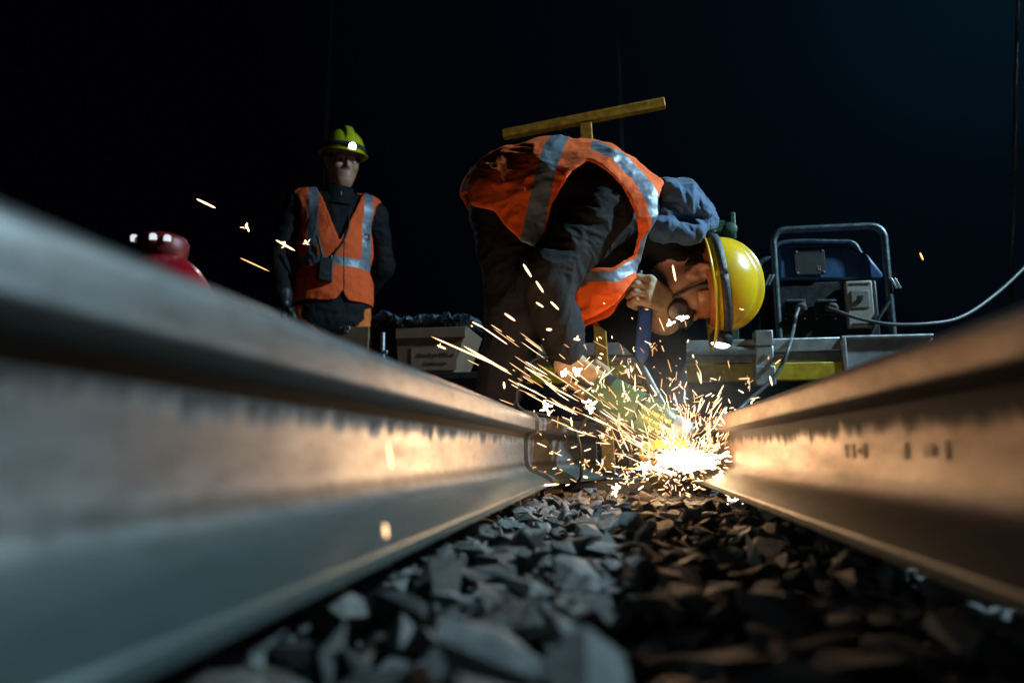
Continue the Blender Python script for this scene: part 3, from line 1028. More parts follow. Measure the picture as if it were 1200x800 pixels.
# maker's lettering on the flank, illegible in the photograph: rows of small pale marks
tm = MB()
nrm = (-gsd if gsd.y > 0 else gsd)
rr_ = random.Random(3)
for row, (zoff, x0, x1) in enumerate(((.016, .128, .205), (-.004, .140, .212), (-.021, .165, .205))):
    x = x0
    while x < x1:
        wdt = rr_.uniform(.004, .009)
        zz = zoff; off = math.sqrt(max(0, .0547 ** 2 - zz ** 2))
        tm.box(g0 + gax * x + gup * zz + nrm * off, (wdt, .0012, rr_.uniform(.006, .011)), (gax, (nrm * off + gup * zz).normalized(), gup))
        x += wdt + .003
tm.build('lettering', simple('pale_yellow_print', (.72, .55, .16), .5, 0, .1, 30, 0), gbo, 30)
vs_ = MB()
for k in range(7):
    a = .5 + k * .13
    dirv = (gup * math.sin(a) + nrm * math.cos(a))
    vs_.box(g0 + gax * .018 + dirv * .0535, (.022, .004, .004), (gax, dirv, gax.cross(dirv)))
vs_.build('cooling_slot', 'black', gbo, 30)
# rear handle up to the right glove
h0, h1 = Wv(712, 462, -.215), Wv(656, 430, -.225)
MB().tube(spline([h0, h0.lerp(h1, .4), h0.lerp(h1, .75) , h1], 5), [.034] * 4 + [.022] * 8 + [.026] * 4, 20).build('rear_handle', 'black', grinder, 50)
# gear head, guard, disc
gh = g1 + gax * .02
MB().lathe([(.043, -.024), (.046, 0), (.042, .02), (.030, .034), (.012, .038)], gh, gax, 32).build('gear_head', 'steel', grinder, 40)
sp_dir = (gup * -.80 + nrm * .25 + gax * .42).normalized()
MB().cyl(gh, gh + sp_dir * .058, .026, .020, 24).build('spindle', 'steel', grinder, 40)
dc = gh + sp_dir * .056
MB().lathe([(.012, -.003), (.088, -.0025), (.089, 0), (.088, .0025), (.012, .004)], dc, sp_dir, 48).build('grinding_disc', 'grit', grinder, 30)
# guard: half shell on the operator's side
gd = MB(); gr = []
e1 = (-gax - sp_dir * (-gax).dot(sp_dir)).normalized(); e2 = sp_dir.cross(e1)
for i in range(25):
    a = math.pi * (i / 24 - .5) * 1.1
    rd = e1 * math.cos(a) + e2 * math.sin(a)
    gr.append([dc + rd * .03 - sp_dir * .012, dc + rd * .096 - sp_dir * .012, dc + rd * .098 + sp_dir * .010])
for i, rg in enumerate(gr): gd.v += [tuple(p) for p in rg]
for i in range(24):
    for k in range(2): gd.f.append((i * 3 + k, i * 3 + k + 1, i * 3 + 4 + k, i * 3 + 3 + k))
x = gd.build('disc_guard', 'ochre', grinder, 40)
x.modifiers.new('thick', 'SOLIDIFY').thickness = .003
# side handle: flat blue grip standing up from the gear head
sh0, sh1 = Wv(751, 428, -.11), Wv(757, 360, -.10)
MB().cyl(gh, sh0, .011, .011, 16).build('handle_rod', 'steel', grinder, 40)
hb = MB(); prof = []
axh = (sh1 - sh0).normalized(); sxh = Vector((1, 0, 0)); syh = axh.cross(sxh).normalized(); sxh = syh.cross(axh).normalized()
rings = []
for t, wx, wy in ((0, .004, .006), (.12, .018, .013), (.3, .021, .014), (.75, .021, .014), (.95, .020, .014), (1.02, .012, .010)):
    c = sh0.lerp(sh1, t)
    rings.append([c + sxh * (wx * math.copysign(abs(math.cos(a)) ** .6, math.cos(a))) + syh * (wy * math.copysign(abs(math.sin(a)) ** .6, math.sin(a))) for a in [2 * math.pi * k / 24 for k in range(24)]])
MB().ring(rings).build('side_handle', 'blue', grinder, 60)
# power cord, looping behind the handle, over the rail end
cord = spline([h1, Wv(640, 417, -.24), Wv(618, 428, -.26), Wv(607, 455, -.27), Wv(609, 478, -.28), Wv(640, 487, -.30), Wv(668, 497, -.30), Wv(678, 515, -.30), Wv(681, 540, -.28), Wv(676, 566, -.22), Wv(640, 578, .05), Wv(600, 580, .5)], 8)
MB().tube(cord, .0042, 10).build('power_cord', 'rubber', grinder, 60)
MB().tube(spline([Wv(677, 508, -.295), Wv(686, 492, -.27), Wv(700, 478, -.235)], 6), .0038, 10).build('strain_relief', 'rubber', grinder, 60)

# gloved hands
rg_ = glove(W(682, 440, -.225), np.array((h1 - h0)[:]), (-.1, -.85, .6), (.70, .15, -.62), worker, 1.08, wrist=W(664, 412, -.22), thumb_side=1)
lg_ = glove(W(767, 346, -.085), np.array((sh0 - sh1)[:]) , (.55, -.80, .35), (-.42, -.65, .12), worker, 1.08, wrist=W(778, 372, -.01))

# ------------------------------------------------------------------ standing worker
YS = 3.42
SX = P(393, 290, YS).x
rotz = R(27)
c_, s_ = math.cos(rotz), math.sin(rotz)
def S(x, y, z): return np.array((SX + x * c_ - y * s_, YS + x * s_ + y * c_, z))
fr_s = np.stack([S(1, 0, 0) - S(0, 0, 0), S(0, 1, 0) - S(0, 0, 0), np.array((0, 0, 1.))])
def Lc(p): return (p - S(0, 0, 0)) @ fr_s.T
class LF:   # primitives written in the standing worker's own frame
    @staticmethod
    def cone(a, b, ra, rb, sc=(1, 1, 1)):
        f = cone(a, b, ra, rb, sc)
        return lambda p: f(Lc(p))
    @staticmethod
    def ell(c, r):
        f = ell(c, r)
        return lambda p: f(Lc(p))
hy = rotz + R(12)
f_s = Vector((math.sin(hy), -math.cos(hy), -.16)).normalized(); r_s = f_s.cross(Vector((0, 0, 1))).normalized(); u_s = r_s.cross(f_s)
HS = Vector(S(.018, -.025, 1.702)[:])
hp2, carve2, HT2 = head_prims(HS[:], r_s[:], f_s[:], u_s[:], 1.02)
tor2 = [(LF.cone((0, 0, .98), (0, 0, 1.22), .125, .125, (.78, 1.05, 1)), 'jacket', 0),
        (LF.cone((0, 0, 1.22), (0, .005, 1.40), .125, .128, (.74, 1.0, 1)), 'jacket', .05),
        (LF.cone((-.17, .01, 1.455), (.17, .01, 1.455), .070, .070), 'jacket', .08)]
pr2 = tor2 + [
    (LF.cone((0, .015, 1.47), (.004, -.004, 1.53), .085, .062), 'jacket', .05),
    (LF.cone((-.215, .01, 1.44), (-.285, .03, 1.16), .066, .056), 'jacket', .04),
    (LF.cone((-.285, .03, 1.16), (-.255, -.08, .93), .055, .042), 'jacket', .03),
    (LF.cone((.215, .01, 1.44), (.275, .07, 1.16), .066, .056), 'jacket', .04),
    (LF.cone((.275, .07, 1.16), (.18, .19, 1.00), .055, .042), 'jacket', .03),
    (LF.cone((0, 0, .83), (0, 0, .99), .135, .135, (.74, 1.0, 1)), 'jacket', .05),
    (LF.cone((-.09, .0, .86), (-.105, -.02, .50), .100, .072), 'otrousers', .04),
    (LF.cone((-.105, -.02, .50), (-.11, .02, .12), .070, .058), 'otrousers', .03),
    (LF.cone((.09, .0, .86), (.105, -.02, .50), .100, .072), 'otrousers', .04),
    (LF.cone((.105, -.02, .50), (.11, .02, .12), .070, .058), 'otrousers', .03),
    (LF.cone((-.11, .02, .13), (-.11, .02, .06), .058, .052), 'boot', .02),
    (LF.cone((-.11, .03, .045), (-.125, -.13, .035), .044, .036), 'boot', .03),
    (LF.cone((.11, .02, .13), (.11, .02, .06), .058, .052), 'boot', .02),
    (LF.cone((.11, .03, .045), (.125, -.13, .035), .044, .036), 'boot', .03),
    (LF.cone((.004, .0, 1.55), (.008, -.015, 1.63), .055, .055), 'skin', .03)] + [(a, b, max(c, .006)) for a, b, c in hp2]
stander = body_obj('person', pr2, dict(jacket='jacket', otrousers='otrousers', boot='boot', skin='skin2', lip='lip2'), [SX - .5, YS - .45, -.01], [SX + .5, YS + .45, 1.86], .006, None, dict(jacket=.009, otrousers=.010), 2, carve2)
tag(stander, 'person standing in orange vest and lit headlamp, watching from behind the left rail', 'person')
# eyes
for sg in (-1, 1):
    MB().lathe([(0, -.0115), (.008, -.008), (.0115, 0), (.008, .008), (0, .0115)], HT2(sg * .031, .0765, .006), f_s, 14).build('eye', 'eyes', stander, 180)
# beard and hair under the hat: scalp shell
scalp = ell(HT2(0, -.014, .024), np.array((.082, .1, .104)), np.stack([np.array(r_s), np.array(f_s), np.array(u_s)]))
def hairf(p):
    l = (p - np.array(HS)) @ np.stack([np.array(r_s), np.array(f_s), np.array(u_s)]).T
    return mx(mx(scalp(p), l[:, 1] - .045 + .6 * np.clip(.05 - l[:, 2], 0, .1)), -.05 - l[:, 2])
v, q = sdf_mesh(hairf, np.array(HS) - .16, np.array(HS) + .16, .006)
v = relax(v, q, 4)
link('hair', np_mesh('hair', v, q), 'hair', stander, 180)
# high dark collar pulled up round the jaw
cl = MB(); rs = []
for z, ra in ((1.46, .120), (1.495, .104), (1.535, .088), (1.572, .084), (1.575, .079), (1.53, .072)):
    rs.append([Vector(S(.004 + math.cos(a) * ra * .95, .0 + math.sin(a) * ra * 1.05 - .012, z - .020 * max(0, -math.sin(a)))) for a in [2 * math.pi * k / 40 for k in range(40)]])
cl.ring(rs, cap=False); cl.build('collar', 'jacket', stander, 60)
MB().box(S(.012, -.118, 1.50), (.006, .004, .022)).build('zip_pull', 'steel', stander, 30, .001)
base2 = union(tor2 + [(LF.cone((0, 0, .86), (0, 0, .99), .132, .130, (.74, 1.0, 1)), 'v', .05)])
hole_l = LF.cone((-.225, .0, 1.42), (-.30, .0, 1.22), .088, .09)
hole_r = LF.cone((.225, .0, 1.42), (.30, .0, 1.22), .088, .09)
neck = LF.cone((0, .02, 1.45), (0, .0, 1.7), .092, .11)
def vest2_f(p):
    l = Lc(p)
    d = np.abs(base2(p) - .015) - .005
    x, y, z = l.T
    wob = .004 * vnoise(p * 16, 2)
    vee = mx((np.abs(x - .012) - (z - 1.225) * .40) * .9, y)           # V-neck opening
    hem = .905 - z + wob + .05 * np.clip(1 - np.abs(x - .035) / .05, 0, 1) ** 2
    hem = mx(hem, -10)
    return mx(mx(mx(mx(mx(d, hem), -hole_l(p)), -hole_r(p)), -neck(p)), -vee)
v, q = sdf_mesh(vest2_f, [SX - .36, YS - .33, .84], [SX + .36, YS + .33, 1.56], .0058)
v = relax(v, q, 1); n = normals(v, q)
warp = np.stack([fbm(v * 6 + 3, 2, 5), fbm(v * 6 + 31, 2, 6), fbm(v * 6 + 57, 2, 7)], 1) * .12
gr_ = np.stack([base2(v + e) - base2(v - e) for e in np.eye(3) * .004], 1); gr_ /= np.linalg.norm(gr_, axis=1, keepdims=True)
v2 = v + gr_ * (.007 * (ridged((v + warp) * np.array((9, 9, 6)), 3, 40) - .1 + .35 * ridged((v + warp * .5) * np.array((22, 22, 26)), 2, 41)))[:, None]
l = Lc(v)
b1 = np.abs(l[:, 2] - 1.118) - .024
b2 = mx(np.abs(np.abs(l[:, 0] + .0 + .10 * (1.40 - l[:, 2]) * np.sign(l[:, 0]) * .25) - np.where(l[:, 0] > 0, .160, .128)) - .025, 1.142 - l[:, 2])
zp = mx(np.abs(l[:, 0] - .035 - .03 * np.clip(1.2 - l[:, 2], 0, .3)) - .0035, l[:, 1])
sv = link('safety_vest', np_mesh('safety_vest', v2, q, dict(band=mn(b1, b2), zipper=zp)), 'vest2', stander, 180)

def on_vest2(x, z, off=.008):
    """a point just proud of the front of the standing worker's vest"""
    y = -.5
    for _ in range(60):
        dd = float(base2(S(x, y, z)[None])[0]) - .020
        if dd < .001: break
        y += dd * .8
    return S(x, y - off, z)
helmet(HT2(0, -.005, .060), r_s, f_s, u_s, 'hatg', stander, beam=6., ls=.72)
# badge on the chest: a dark patch with a pale mark
xs_ = Vector(S(1, 0, 0) - S(0, 0, 0)); ys_ = Vector(S(0, 1, 0) - S(0, 0, 0))
bc = Vector(on_vest2(.155, 1.275, .004))
bn = Vector((.55, -.8, 0)).normalized(); bx = Vector((0, 0, 1)).cross(-bn).normalized() * -1
bx = Vector((-bn.y, bn.x, 0))
badge = MB().box(bc, (.036, .004, .036), (bx, bn, Vector((0, 0, 1)))).build('badge', 'black', stander, 30, .001)
bm_ = MB()
bm_.box(bc + bn * .003 + bx * .003 , (.005, .002, .018), (bx, bn, Vector((0, 0, 1))))
bm_.box(bc + bn * .003 - bx * .007 - Vector((0, 0, .001)), (.005, .002, .014), (bx, bn, Vector((0, 0, 1))))
bm_.box(bc + bn * .003 - bx * .002, (.009, .002, .004), (bx, bn, Vector((0, 0, 1))))
bm_.build('emblem', 'white', badge, 30)
# gloved hands hanging at the sides
for sg, wr in ((-1, (-.255, -.08, .93)), (1, (.245, -.06, .92))):
    if sg > 0:      # the left hand is held behind the back
        glove(S(.105, .225, .965), np.array((0, 0, 1.)), S(0, 1, 0) - S(0, 0, 0), S(-.8, .3, 0) - S(0, 0, .45), stander, 1.0, 'glove', 'black', S(.18, .19, 1.0), thumb_side=1)
        continue
    glove(S(wr[0] - .01 * sg, wr[1] - .025, wr[2] - .095), S(0, 1, 0) - S(0, 0, 0), np.array(S(sg, 0, 0) - S(0, 0, 0)), (0, 0, -1), stander, 1.0, 'glove', 'black', S(*wr), thumb_side=-1)

# two-way radio hanging on its strap across the vest
rc = Vector(on_vest2(-.052, 1.055, .030))
radio = empty('two_way_radio', rc - Vector((0, 0, .07)))
tag(radio, 'black two-way radio with antenna hanging on the standing worker\'s vest', 'radio')
rxa = (xs_ * .98 + Vector((0, 0, -.06))).normalized(); rza = (Vector((0, 0, 1)) + xs_ * .06).normalized()
MB().box(rc, (.072, .036, .125), (rxa, ys_, rza)).build('radio_case', 'black', radio, 40, .006)
MB().tube(spline([rc + rxa * -.022 + rza * .06, rc + rxa * -.040 + rza * .115 - ys_ * .008, rc + rxa * -.062 + rza * .175 - ys_ * .004], 4), [.009] * 4 + [.007] * 4 + [.006], 10).build('antenna', 'black', radio, 50)
MB().cyl(rc + rxa * .02 + rza * .06, rc + rxa * .02 + rza * .082, .009, .008, 14).build('knob', 'black', radio, 40)
MB().lathe([(.0, 0), (.016, 0), (.016, .002), (0, .003)], rc - ys_ * .018 - rza * .02, -ys_, 20).build('speaker_grille', 'darksteel', radio, 40)
pts = [rc + rxa * .028 + rza * .06]
for x, z in ((.0, 1.17), (.03, 1.22), (.055, 1.30)): pts.append(Vector(on_vest2(x, z, .008)))
pts += [Vector(S(.06, -.10, 1.42)), Vector(S(.075, -.02, 1.53))]
MB().tube(spline(pts, 6), .0055, 8).build('strap', 'black', radio, 50)

# ------------------------------------------------------------------ T-handled track tool behind the bending worker
YT = 2.62
tt = empty('track_spanner', P(712, 585, YT))
tag(tt, 'worn yellow T-handled track spanner standing behind the bending worker', 'tool')
ca, cb = P(590, 158, YT), P(779, 121, YT - .01)
axx = (cb - ca).normalized(); upv = (Vector((0, 0, 1)) - axx * axx.z).normalized(); dpv = axx.cross(upv)
MB().box((ca + cb) / 2, ((cb - ca).length, .034, .038), (axx, dpv, upv)).build('crossbar', 'ochre', tt, 35, .003)
st0 = ca.lerp(cb, .515) - upv * .019
st1 = P(716, 579, YT)
axs = (st1 - st0).normalized(); sx_ = (axx - axs * axx.dot(axs)).normalized(); sdv = axs.cross(sx_)
MB().box((st0 + st1) / 2, (.048, .030, (st1 - st0).length), (sx_, sdv, axs)).build('stem', 'ochre', tt, 35, .003)
MB().cyl(st1 - axs * .09, st1, .026, .026, 6).build('socket', 'darksteel', tt, 30)

# ------------------------------------------------------------------ trolley with the aluminium frame
YTR = 2.75
def T_(px, py, dy=0.): return P(px, py, YTR + dy)
zt, zb_, zdeck = T_(880, 398).z, T_(880, 426).z, .445
x0, x1 = T_(585, 415).x, T_(985, 415).x
trolley = empty('rail_trolley', (.3, 3.1, 0))
tag(trolley, 'low aluminium track trolley with yellow stripe carrying the generator', 'trolley')
xm = [T_(602, 415).x, T_(785, 415).x]
d_ = MB().box((( T_(372, 415).x + T_(1180, 415).x) / 2, 3.2, zdeck), (T_(1180, 415).x - T_(372, 415).x, .78, .03))
d_.build('deck', 'darksteel', trolley, 30, .004)
zA, zB, zC, zD = (T_(880, y).z for y in (398, 414, 426, 447))
xb0, xb1 = T_(600, 415).x, T_(984, 415).x
MB().box(((xb0 + xb1) / 2, YTR, (zA + zB) / 2), (xb1 - xb0, .05, zA - zB - .002)).build('side_beam', 'alu', trolley, 30, .004)
MB().box(((xb0 + xb1) / 2, YTR + .008, (zB + zC) / 2), (xb1 - xb0, .04, zB - zC - .003)).build('lower_beam', 'steel', trolley, 30, .004)
MB().box(((xb0 + xb1) / 2, YTR, (zC + zD) / 2), (xb1 - xb0, .052, zC - zD - .003)).build('yellow_stripe', 'yellowband', trolley, 30, .003)
hz = T_(880, 413).z
MB().tube([(T_(770, 415).x, YTR - .055, hz), (T_(893, 415).x, YTR - .055, hz)], .021, 20).build('tube_handle', 'steel', trolley, 50)
br = MB()
bx0, bx1 = T_(885, 415, -.06).x, T_(906, 415, -.06).x
bz = [T_(880, y, -.06).z for y in (388, 406, 430, 452)]
br.box(((bx0 + bx1) / 2, YTR - .05, (bz[0] + bz[1]) / 2), (bx1 - bx0, .06, bz[0] - bz[1]))
br.prism([(bx0, YTR - .078, bz[1]), (bx1, YTR - .078, bz[1]), (bx1 - .004, YTR - .078, bz[2]), (bx0 - .004, YTR - .078, bz[2])], (0, .05, 0))
br.box(((bx0 + bx1) / 2 - .004, YTR - .054, (bz[2] + bz[3]) / 2), (bx1 - bx0 + .008, .066, bz[2] - bz[3]))
bro = br.build('bracket', 'alu', trolley, 30, .004)
MB().lathe([(.0, .006), (.008, .005), (.009, 0)], ((bx0 + bx1) / 2, YTR - .079, (bz[1] + bz[2]) / 2), (0, -1, 0), 14).build('bolt', 'steel', bro, 40)
xp0, xp1 = T_(987, 415).x, T_(1092, 415).x
pz0, pz1 = T_(880, 401).z, T_(880, 452).z
MB().box(((xp0 + xp1) / 2, YTR - .004, (pz0 + pz1) / 2), (xp1 - xp0, .03, pz0 - pz1)).build('end_panel', 'alu', trolley, 30, .003)
MB().tube([(xp0 - .004, YTR - .022, pz0 + .006), (xp1, YTR - .022, pz0 + .006)], .008, 10).build('panel_edge', 'steel', trolley, 50)
MB().tube([(xp0 + .002, YTR - .024, pz0 + .004), (xp0 + .002, YTR - .024, pz1)], .009, 10).build('panel_post', 'steel', trolley, 50)
for k, (wx, wy) in enumerate(((-.95, 2.95), (-.95, 3.45), (1.25, 2.95), (1.25, 3.45))):
    MB().lathe([(.03, -.05), (.145, -.045), (.15, -.02), (.128, -.018), (.125, .045), (.03, .05)], (wx, wy, .143), (1, 0, 0), 36).build('wheel', 'darksteel', trolley, 35)
    MB().box((wx, wy, .355), (.05, .10, .15)).build('axle_mount', 'darksteel', trolley, 30, .004)

# ------------------------------------------------------------------ generator on the trolley
YG = 2.98
def G(px, py, dy=0.): return P(px, py, YG + dy)
gen = empty('generator', (G(975, 330).x, YG + .2, zdeck + .015))
tag(gen, 'portable generator with blue tank in a tubular frame on the trolley', 'generator')
gx0, gx1 = G(909, 330).x, G(1041, 330).x
gz1, gz0 = G(970, 267).z, zdeck + .03
def loop(y, inset=0.):
    a, b, t = gx0 + inset, gx1 - inset, gz1 - inset
    rr = .055
    pts = [(a, y, gz0), (a, y, t - rr)]
    for k in range(1, 7): pts.append((a + rr - rr * math.cos(k * math.pi / 12), y, t - rr + rr * math.sin(k * math.pi / 12)))
    for k in range(0, 7): pts.append((b - rr + rr * math.sin(k * math.pi / 12), y, t - rr + rr * math.cos(k * math.pi / 12)))
    pts.append((b, y, gz0))
    return pts
fo = MB(); fo.tube(loop(YG), .0145, 14)
fo.tube(loop(YG + .42, .012), .0145, 14)
for xx in (gx0, gx1):
    fo.tube([(xx, YG, gz0 + .004), (xx, YG + .42, gz0 + .004)], .0145, 12)
fo.tube([(gx0, YG, gz0 + .004), (gx1, YG, gz0 + .004)], .0145, 12)
fo.tube([(gx0, YG + .42, gz0 + .004), (gx1, YG + .42, gz0 + .004)], .0145, 12)
fo.build('tubular_frame', 'frame', gen, 50)
# rear handle loop glimpsed behind the tank
MB().tube(spline([G(905, 330, .30), G(906, 300, .30), G(918, 284, .30), G(980, 283, .30), G(1000, 285, .30), G(1010, 300, .30), G(1020, 311, .30)], 5), .010, 10).build('carrying_bar', 'frame', gen, 50)
tk = [G(x, y, .03) for x, y in ((912, 288), (995, 288), (1018, 298), (1037, 322), (1030, 328), (912, 328))]
tko = MB().prism(tk, (0, .33, 0)).build('fuel_tank', 'tank', gen, 30, .012)
MB().lathe([(.035, 0), (.036, .018), (.03, .024), (0, .025)], (G(950, 290, .2).x, YG + .2, tk[0].z + .001), (0, 0, 1), 24).build('filler_cap', 'black', tko, 40)
pc = G(949, 307, .022)
pl = MB().box(pc, (.125, .006, .112)).build('rating_plate', 'plate', tko, 30, .002)
for sx_2 in (-1, 1):
    for sz_2 in (-1, 1): MB().lathe([(.0055, 0), (.005, .002), (.0, .003)], pc + Vector((sx_2 * .053, -.003, sz_2 * .047)), (0, -1, 0), 12).build('rivet', 'steel', pl, 40)
# small pale marking at the plate's lower right
pm = MB()
pm.box(pc + Vector((.034, -.0038, -.022)), (.016, .001, .003)); pm.box(pc + Vector((.031, -.0038, -.034)), (.004, .001, .010)); pm.box(pc + Vector((.039, -.0038, -.034)), (.004, .001, .010))
pm.build('marking', 'beige', pl, 30)
e0, e1_ = G(912, 331, .03), G(1034, 400, .03)
MB().box(((e0.x + e1_.x) / 2, YG + .20, (e0.z + zdeck + .03) / 2), (e1_.x - e0.x, .33, e0.z - zdeck - .03)).build('engine_housing', 'black', gen, 30, .008)
for px in (931, 967):
    c = G(px, 361, .03)
    so = MB().box(c + Vector((0, -.006, -.004)), (.088, .014, .062)).build('socket_outlet', 'black', gen, 30, .005)
    MB().box(c + Vector((0, -.022, .028)), (.075, .03, .008), (Vector((1, 0, 0)), Vector((0, .94, .34)), Vector((0, -.34, .94)))).build('socket_lid', 'frame', so, 30, .002)
    for a in (-1, 1): MB().lathe([(.004, 0), (.003, .002), (0, .0025)], G(px + a * 11, 373, .03) + Vector((0, -.013, -.004)), (0, -1, 0), 10).build('screw', 'steel', so, 40)
    MB().lathe([(.012, -.002), (.020, 0), (.020, .03), (.012, .042), (.008, .055)], c + Vector((.012, -.014, 0)), (.35, -1, -.25), 20).build('plug', 'cable', so, 40)
c = G(1007, 357, .012)
bk = MB().box(c, (.105, .03, .20)).build('breaker', 'beige', gen, 30, .005)
MB().box(c + Vector((0, -.016, .02)), (.072, .006, .075)).build('breaker_window', simple('breaker_face', (.20, .185, .16), .5, 0, .15, 40, .1), bk, 30, .003)
MB().box(c + Vector((0, -.021, .02)), (.012, .010, .018)).add([c + Vector((-.014, -.020, .035)), c + Vector((.014, -.020, .035)), c + Vector((0, -.020, .01))], [(0, 1, 2)]).build('switch_lever', 'black', bk, 30)
for z in (.085, -.085): MB().box(c + Vector((0, -.0155, z)), (.08, .002, .008)).build('breaker_slot', 'black', bk, 30)
MB().tube([G(1019, 396, -.01), G(1030, 372, -.012), G(1043, 352, -.012)], .007, 10).build('strut', 'frame', gen, 50)
for px, py, sx_3 in ((905, 328, -1), (1043, 332, 1)):
    c = G(px, py, 0)
    lt = MB()
    for k in (0, 1): lt.box(c + Vector((sx_3 * (.008 + .014 * k), -.018, -.004)), (.008, .006, .05), (Vector((.9, 0, .42 * sx_3)).normalized(), Vector((0, 1, 0)), Vector((-.42 * sx_3, 0, .9)).normalized()))
    lt.build('latch', 'steel', gen, 30, .001)

c1 = spline([G(936, 361, -.02), G(932, 372, -.06), G(930, 385, -.07), G(925, 405, -.31), G(914, 432, -.34), G(897, 452, -.36), G(872, 474, -.40), G(850, 500, -.5), P(830, 566, 2.3)], 8)
o = MB().tube(c1, .0072, 10).build('power_cable', 'cable', None, 60)
tag(o, 'grey cable hanging from the generator\'s left socket over the trolley edge', 'cable')
c2 = spline([G(971, 361, -.02), G(985, 366, -.05), G(1010, 374, -.07), G(1045, 380, -.08), G(1090, 379, -.06), G(1125, 372, 0), G(1160, 350, .1), G(1200, 314, .25), G(1270, 240, .5), Vector((3.2, 3.0, .9)), Vector((3.9, 2.4, .05))], 8)
o = MB().tube(c2, .0072, 10).build('power_cable', 'cable', None, 60)
tag(o, 'long grey cable sweeping from the generator\'s right socket out to the right', 'cable')

# green clamp standing on the trolley, seen above the hard hat
YC = 2.95
def K(px, py, dy=0.): return P(px, py, YC + dy)
kb = empty('hand_press', (K(850, 275).x, YC, zdeck + .015))
tag(kb, 'green steel hand press on the trolley, top showing above the hard hat', 'press')
kx, kz = K(850, 275).x, K(850, 282).z
MB().box((kx, YC, zdeck + .03), (.16, .16, .03)).build('base_plate', 'dkgreen', kb, 30, .004)
MB().box((kx, YC, (zdeck + .045 + kz) / 2), (.06, .06, kz - zdeck - .045)).build('column', 'dkgreen', kb, 30, .004)
a, b = K(836, 267), K(860, 268)
MB().box(((a.x + b.x) / 2 - .02, YC, K(850, 268).z), (.13, .07, .06)).build('head', 'dkgreen', kb, 30, .008)
MB().box((K(858, 275).x, YC, K(850, 268).z), (.022, .08, .12)).build('jaw', 'dkgreen', kb, 30, .004)
MB().lathe([(.03, 0), (.03, .05), (.02, .055)], (K(851, 275).x, YC - .05, K(850, 277).z), (0, -1, 0), 20).build('screw_wheel', 'dkgreen', kb, 40)

# ------------------------------------------------------------------ boxes and plastic film
YB = 3.0
def Bx(px, py, dy=0.): return P(px, py, YB + dy)
bxp = empty('cardboard_box', (Bx(505, 400).x, YB + .15, zdeck + .015))
tag(bxp, 'brown cardboard box with a printed label and plastic film on top', 'box', 'cardboard boxes on the trolley')
zbt = zdeck + .016; ztp = Bx(500, 384).z
xa0, xa1 = Bx(463, 400).x, Bx(548, 400).x; xb_0, xb_1 = Bx(466, 400).x, Bx(529, 400).x
cb_ = MB()
v8 = [(xb_0, YB + .02, zbt), (xb_1, YB + .02, zbt), (xb_1, YB + .32, zbt), (xb_0, YB + .32, zbt), (xa0, YB, ztp), (xa1, YB, ztp), (xa1, YB + .34, ztp), (xa0, YB + .34, ztp)]
cb_.add(v8, [(0, 3, 2, 1), (0, 1, 5, 4), (1, 2, 6, 5), (2, 3, 7, 6), (3, 0, 4, 7), (4, 5, 6, 7)])
cbo = cb_.build('carton', 'card', bxp, 30, .004)
zl = Bx(500, 396).z
MB().box(((xa0 + xa1) / 2 - .004, YB + .002, (zl + ztp) / 2), (xa1 - xa0 - .012, .012, ztp - zl)).build('lid_flap', 'card', bxp, 30, .002)
t_ = Vector((0, .02, -(ztp - zbt))).normalized()  # the front leans in
def front(x, z): return Vector((x, YB + .02 * (ztp - z) / (ztp - zbt) - .0015, z))
lc = front(Bx(508, 400).x, Bx(500, 420).z)
zdir = (front(0, 1) - front(0, 0)).normalized()
lab = MB().box(lc, (.215, .002, .105), (Vector((1, 0, 0)), Vector((1, 0, 0)).cross(zdir) * -1, zdir)).build('paper_label', 'tag', bxp, 30)
for body, zoff, size in (('Chauffage MEX et', .018, .024), ('Codes ergo', -.020, .022)):
    me = text_mesh(body, size, lc + zdir * zoff + Vector((.01, -.0022, 0)), (1, 0, 0), zdir)
    link('printed_text', me, 'ink', lab)
b2o = empty('cardboard_box', (Bx(412, 400).x, YB + .1, zdeck + .015))
tag(b2o, 'small brown cardboard box with metal clasp in front of the standing worker', 'box', 'cardboard boxes on the trolley')
q0, q1 = Bx(396, 400).x, Bx(432, 400).x
MB().box(((q0 + q1) / 2, YB + .10, (zbt + Bx(500, 380).z) / 2), (q1 - q0, .2, Bx(500, 380).z - zbt)).build('carton', 'card', b2o, 30, .004)
cl_ = Bx(406, 386)
MB().box(cl_ + Vector((0, -.004, 0)), (.018, .008, .03)).box(cl_ + Vector((.014, -.004, .006)), (.008, .01, .018)).build('clasp', 'steel', b2o, 30, .001)

YF = 3.02
# tall dark canister with a bright edge between the boxes
can = empty('metal_canister', (Bx(446, 400).x, YB + .06, zdeck + .015))
tag(can, 'dark canister with shiny steel rod between the two cardboard boxes', 'canister')
MB().lathe([(.06, 0), (.062, .01), (.062, Bx(500, 372).z - zbt - .03), (.05, Bx(500, 372).z - zbt - .01), (.03, Bx(500, 372).z - zbt)], (Bx(444, 400).x, YB + .09, zbt), (0, 0, 1), 32).build('canister_body', 'black', can, 40)
MB().cyl(Vector((Bx(449, 400).x, YB + .005, zbt)), Vector((Bx(448, 400).x, YB + .005, Bx(500, 388).z)), .011, .011, 16).build('steel_rod', 'steel', can, 50)
MB().box((Bx(453, 400).x, YB - .012, Bx(500, 412).z), (.022, .012, .018)).build('catch', 'steel', can, 30, .002)

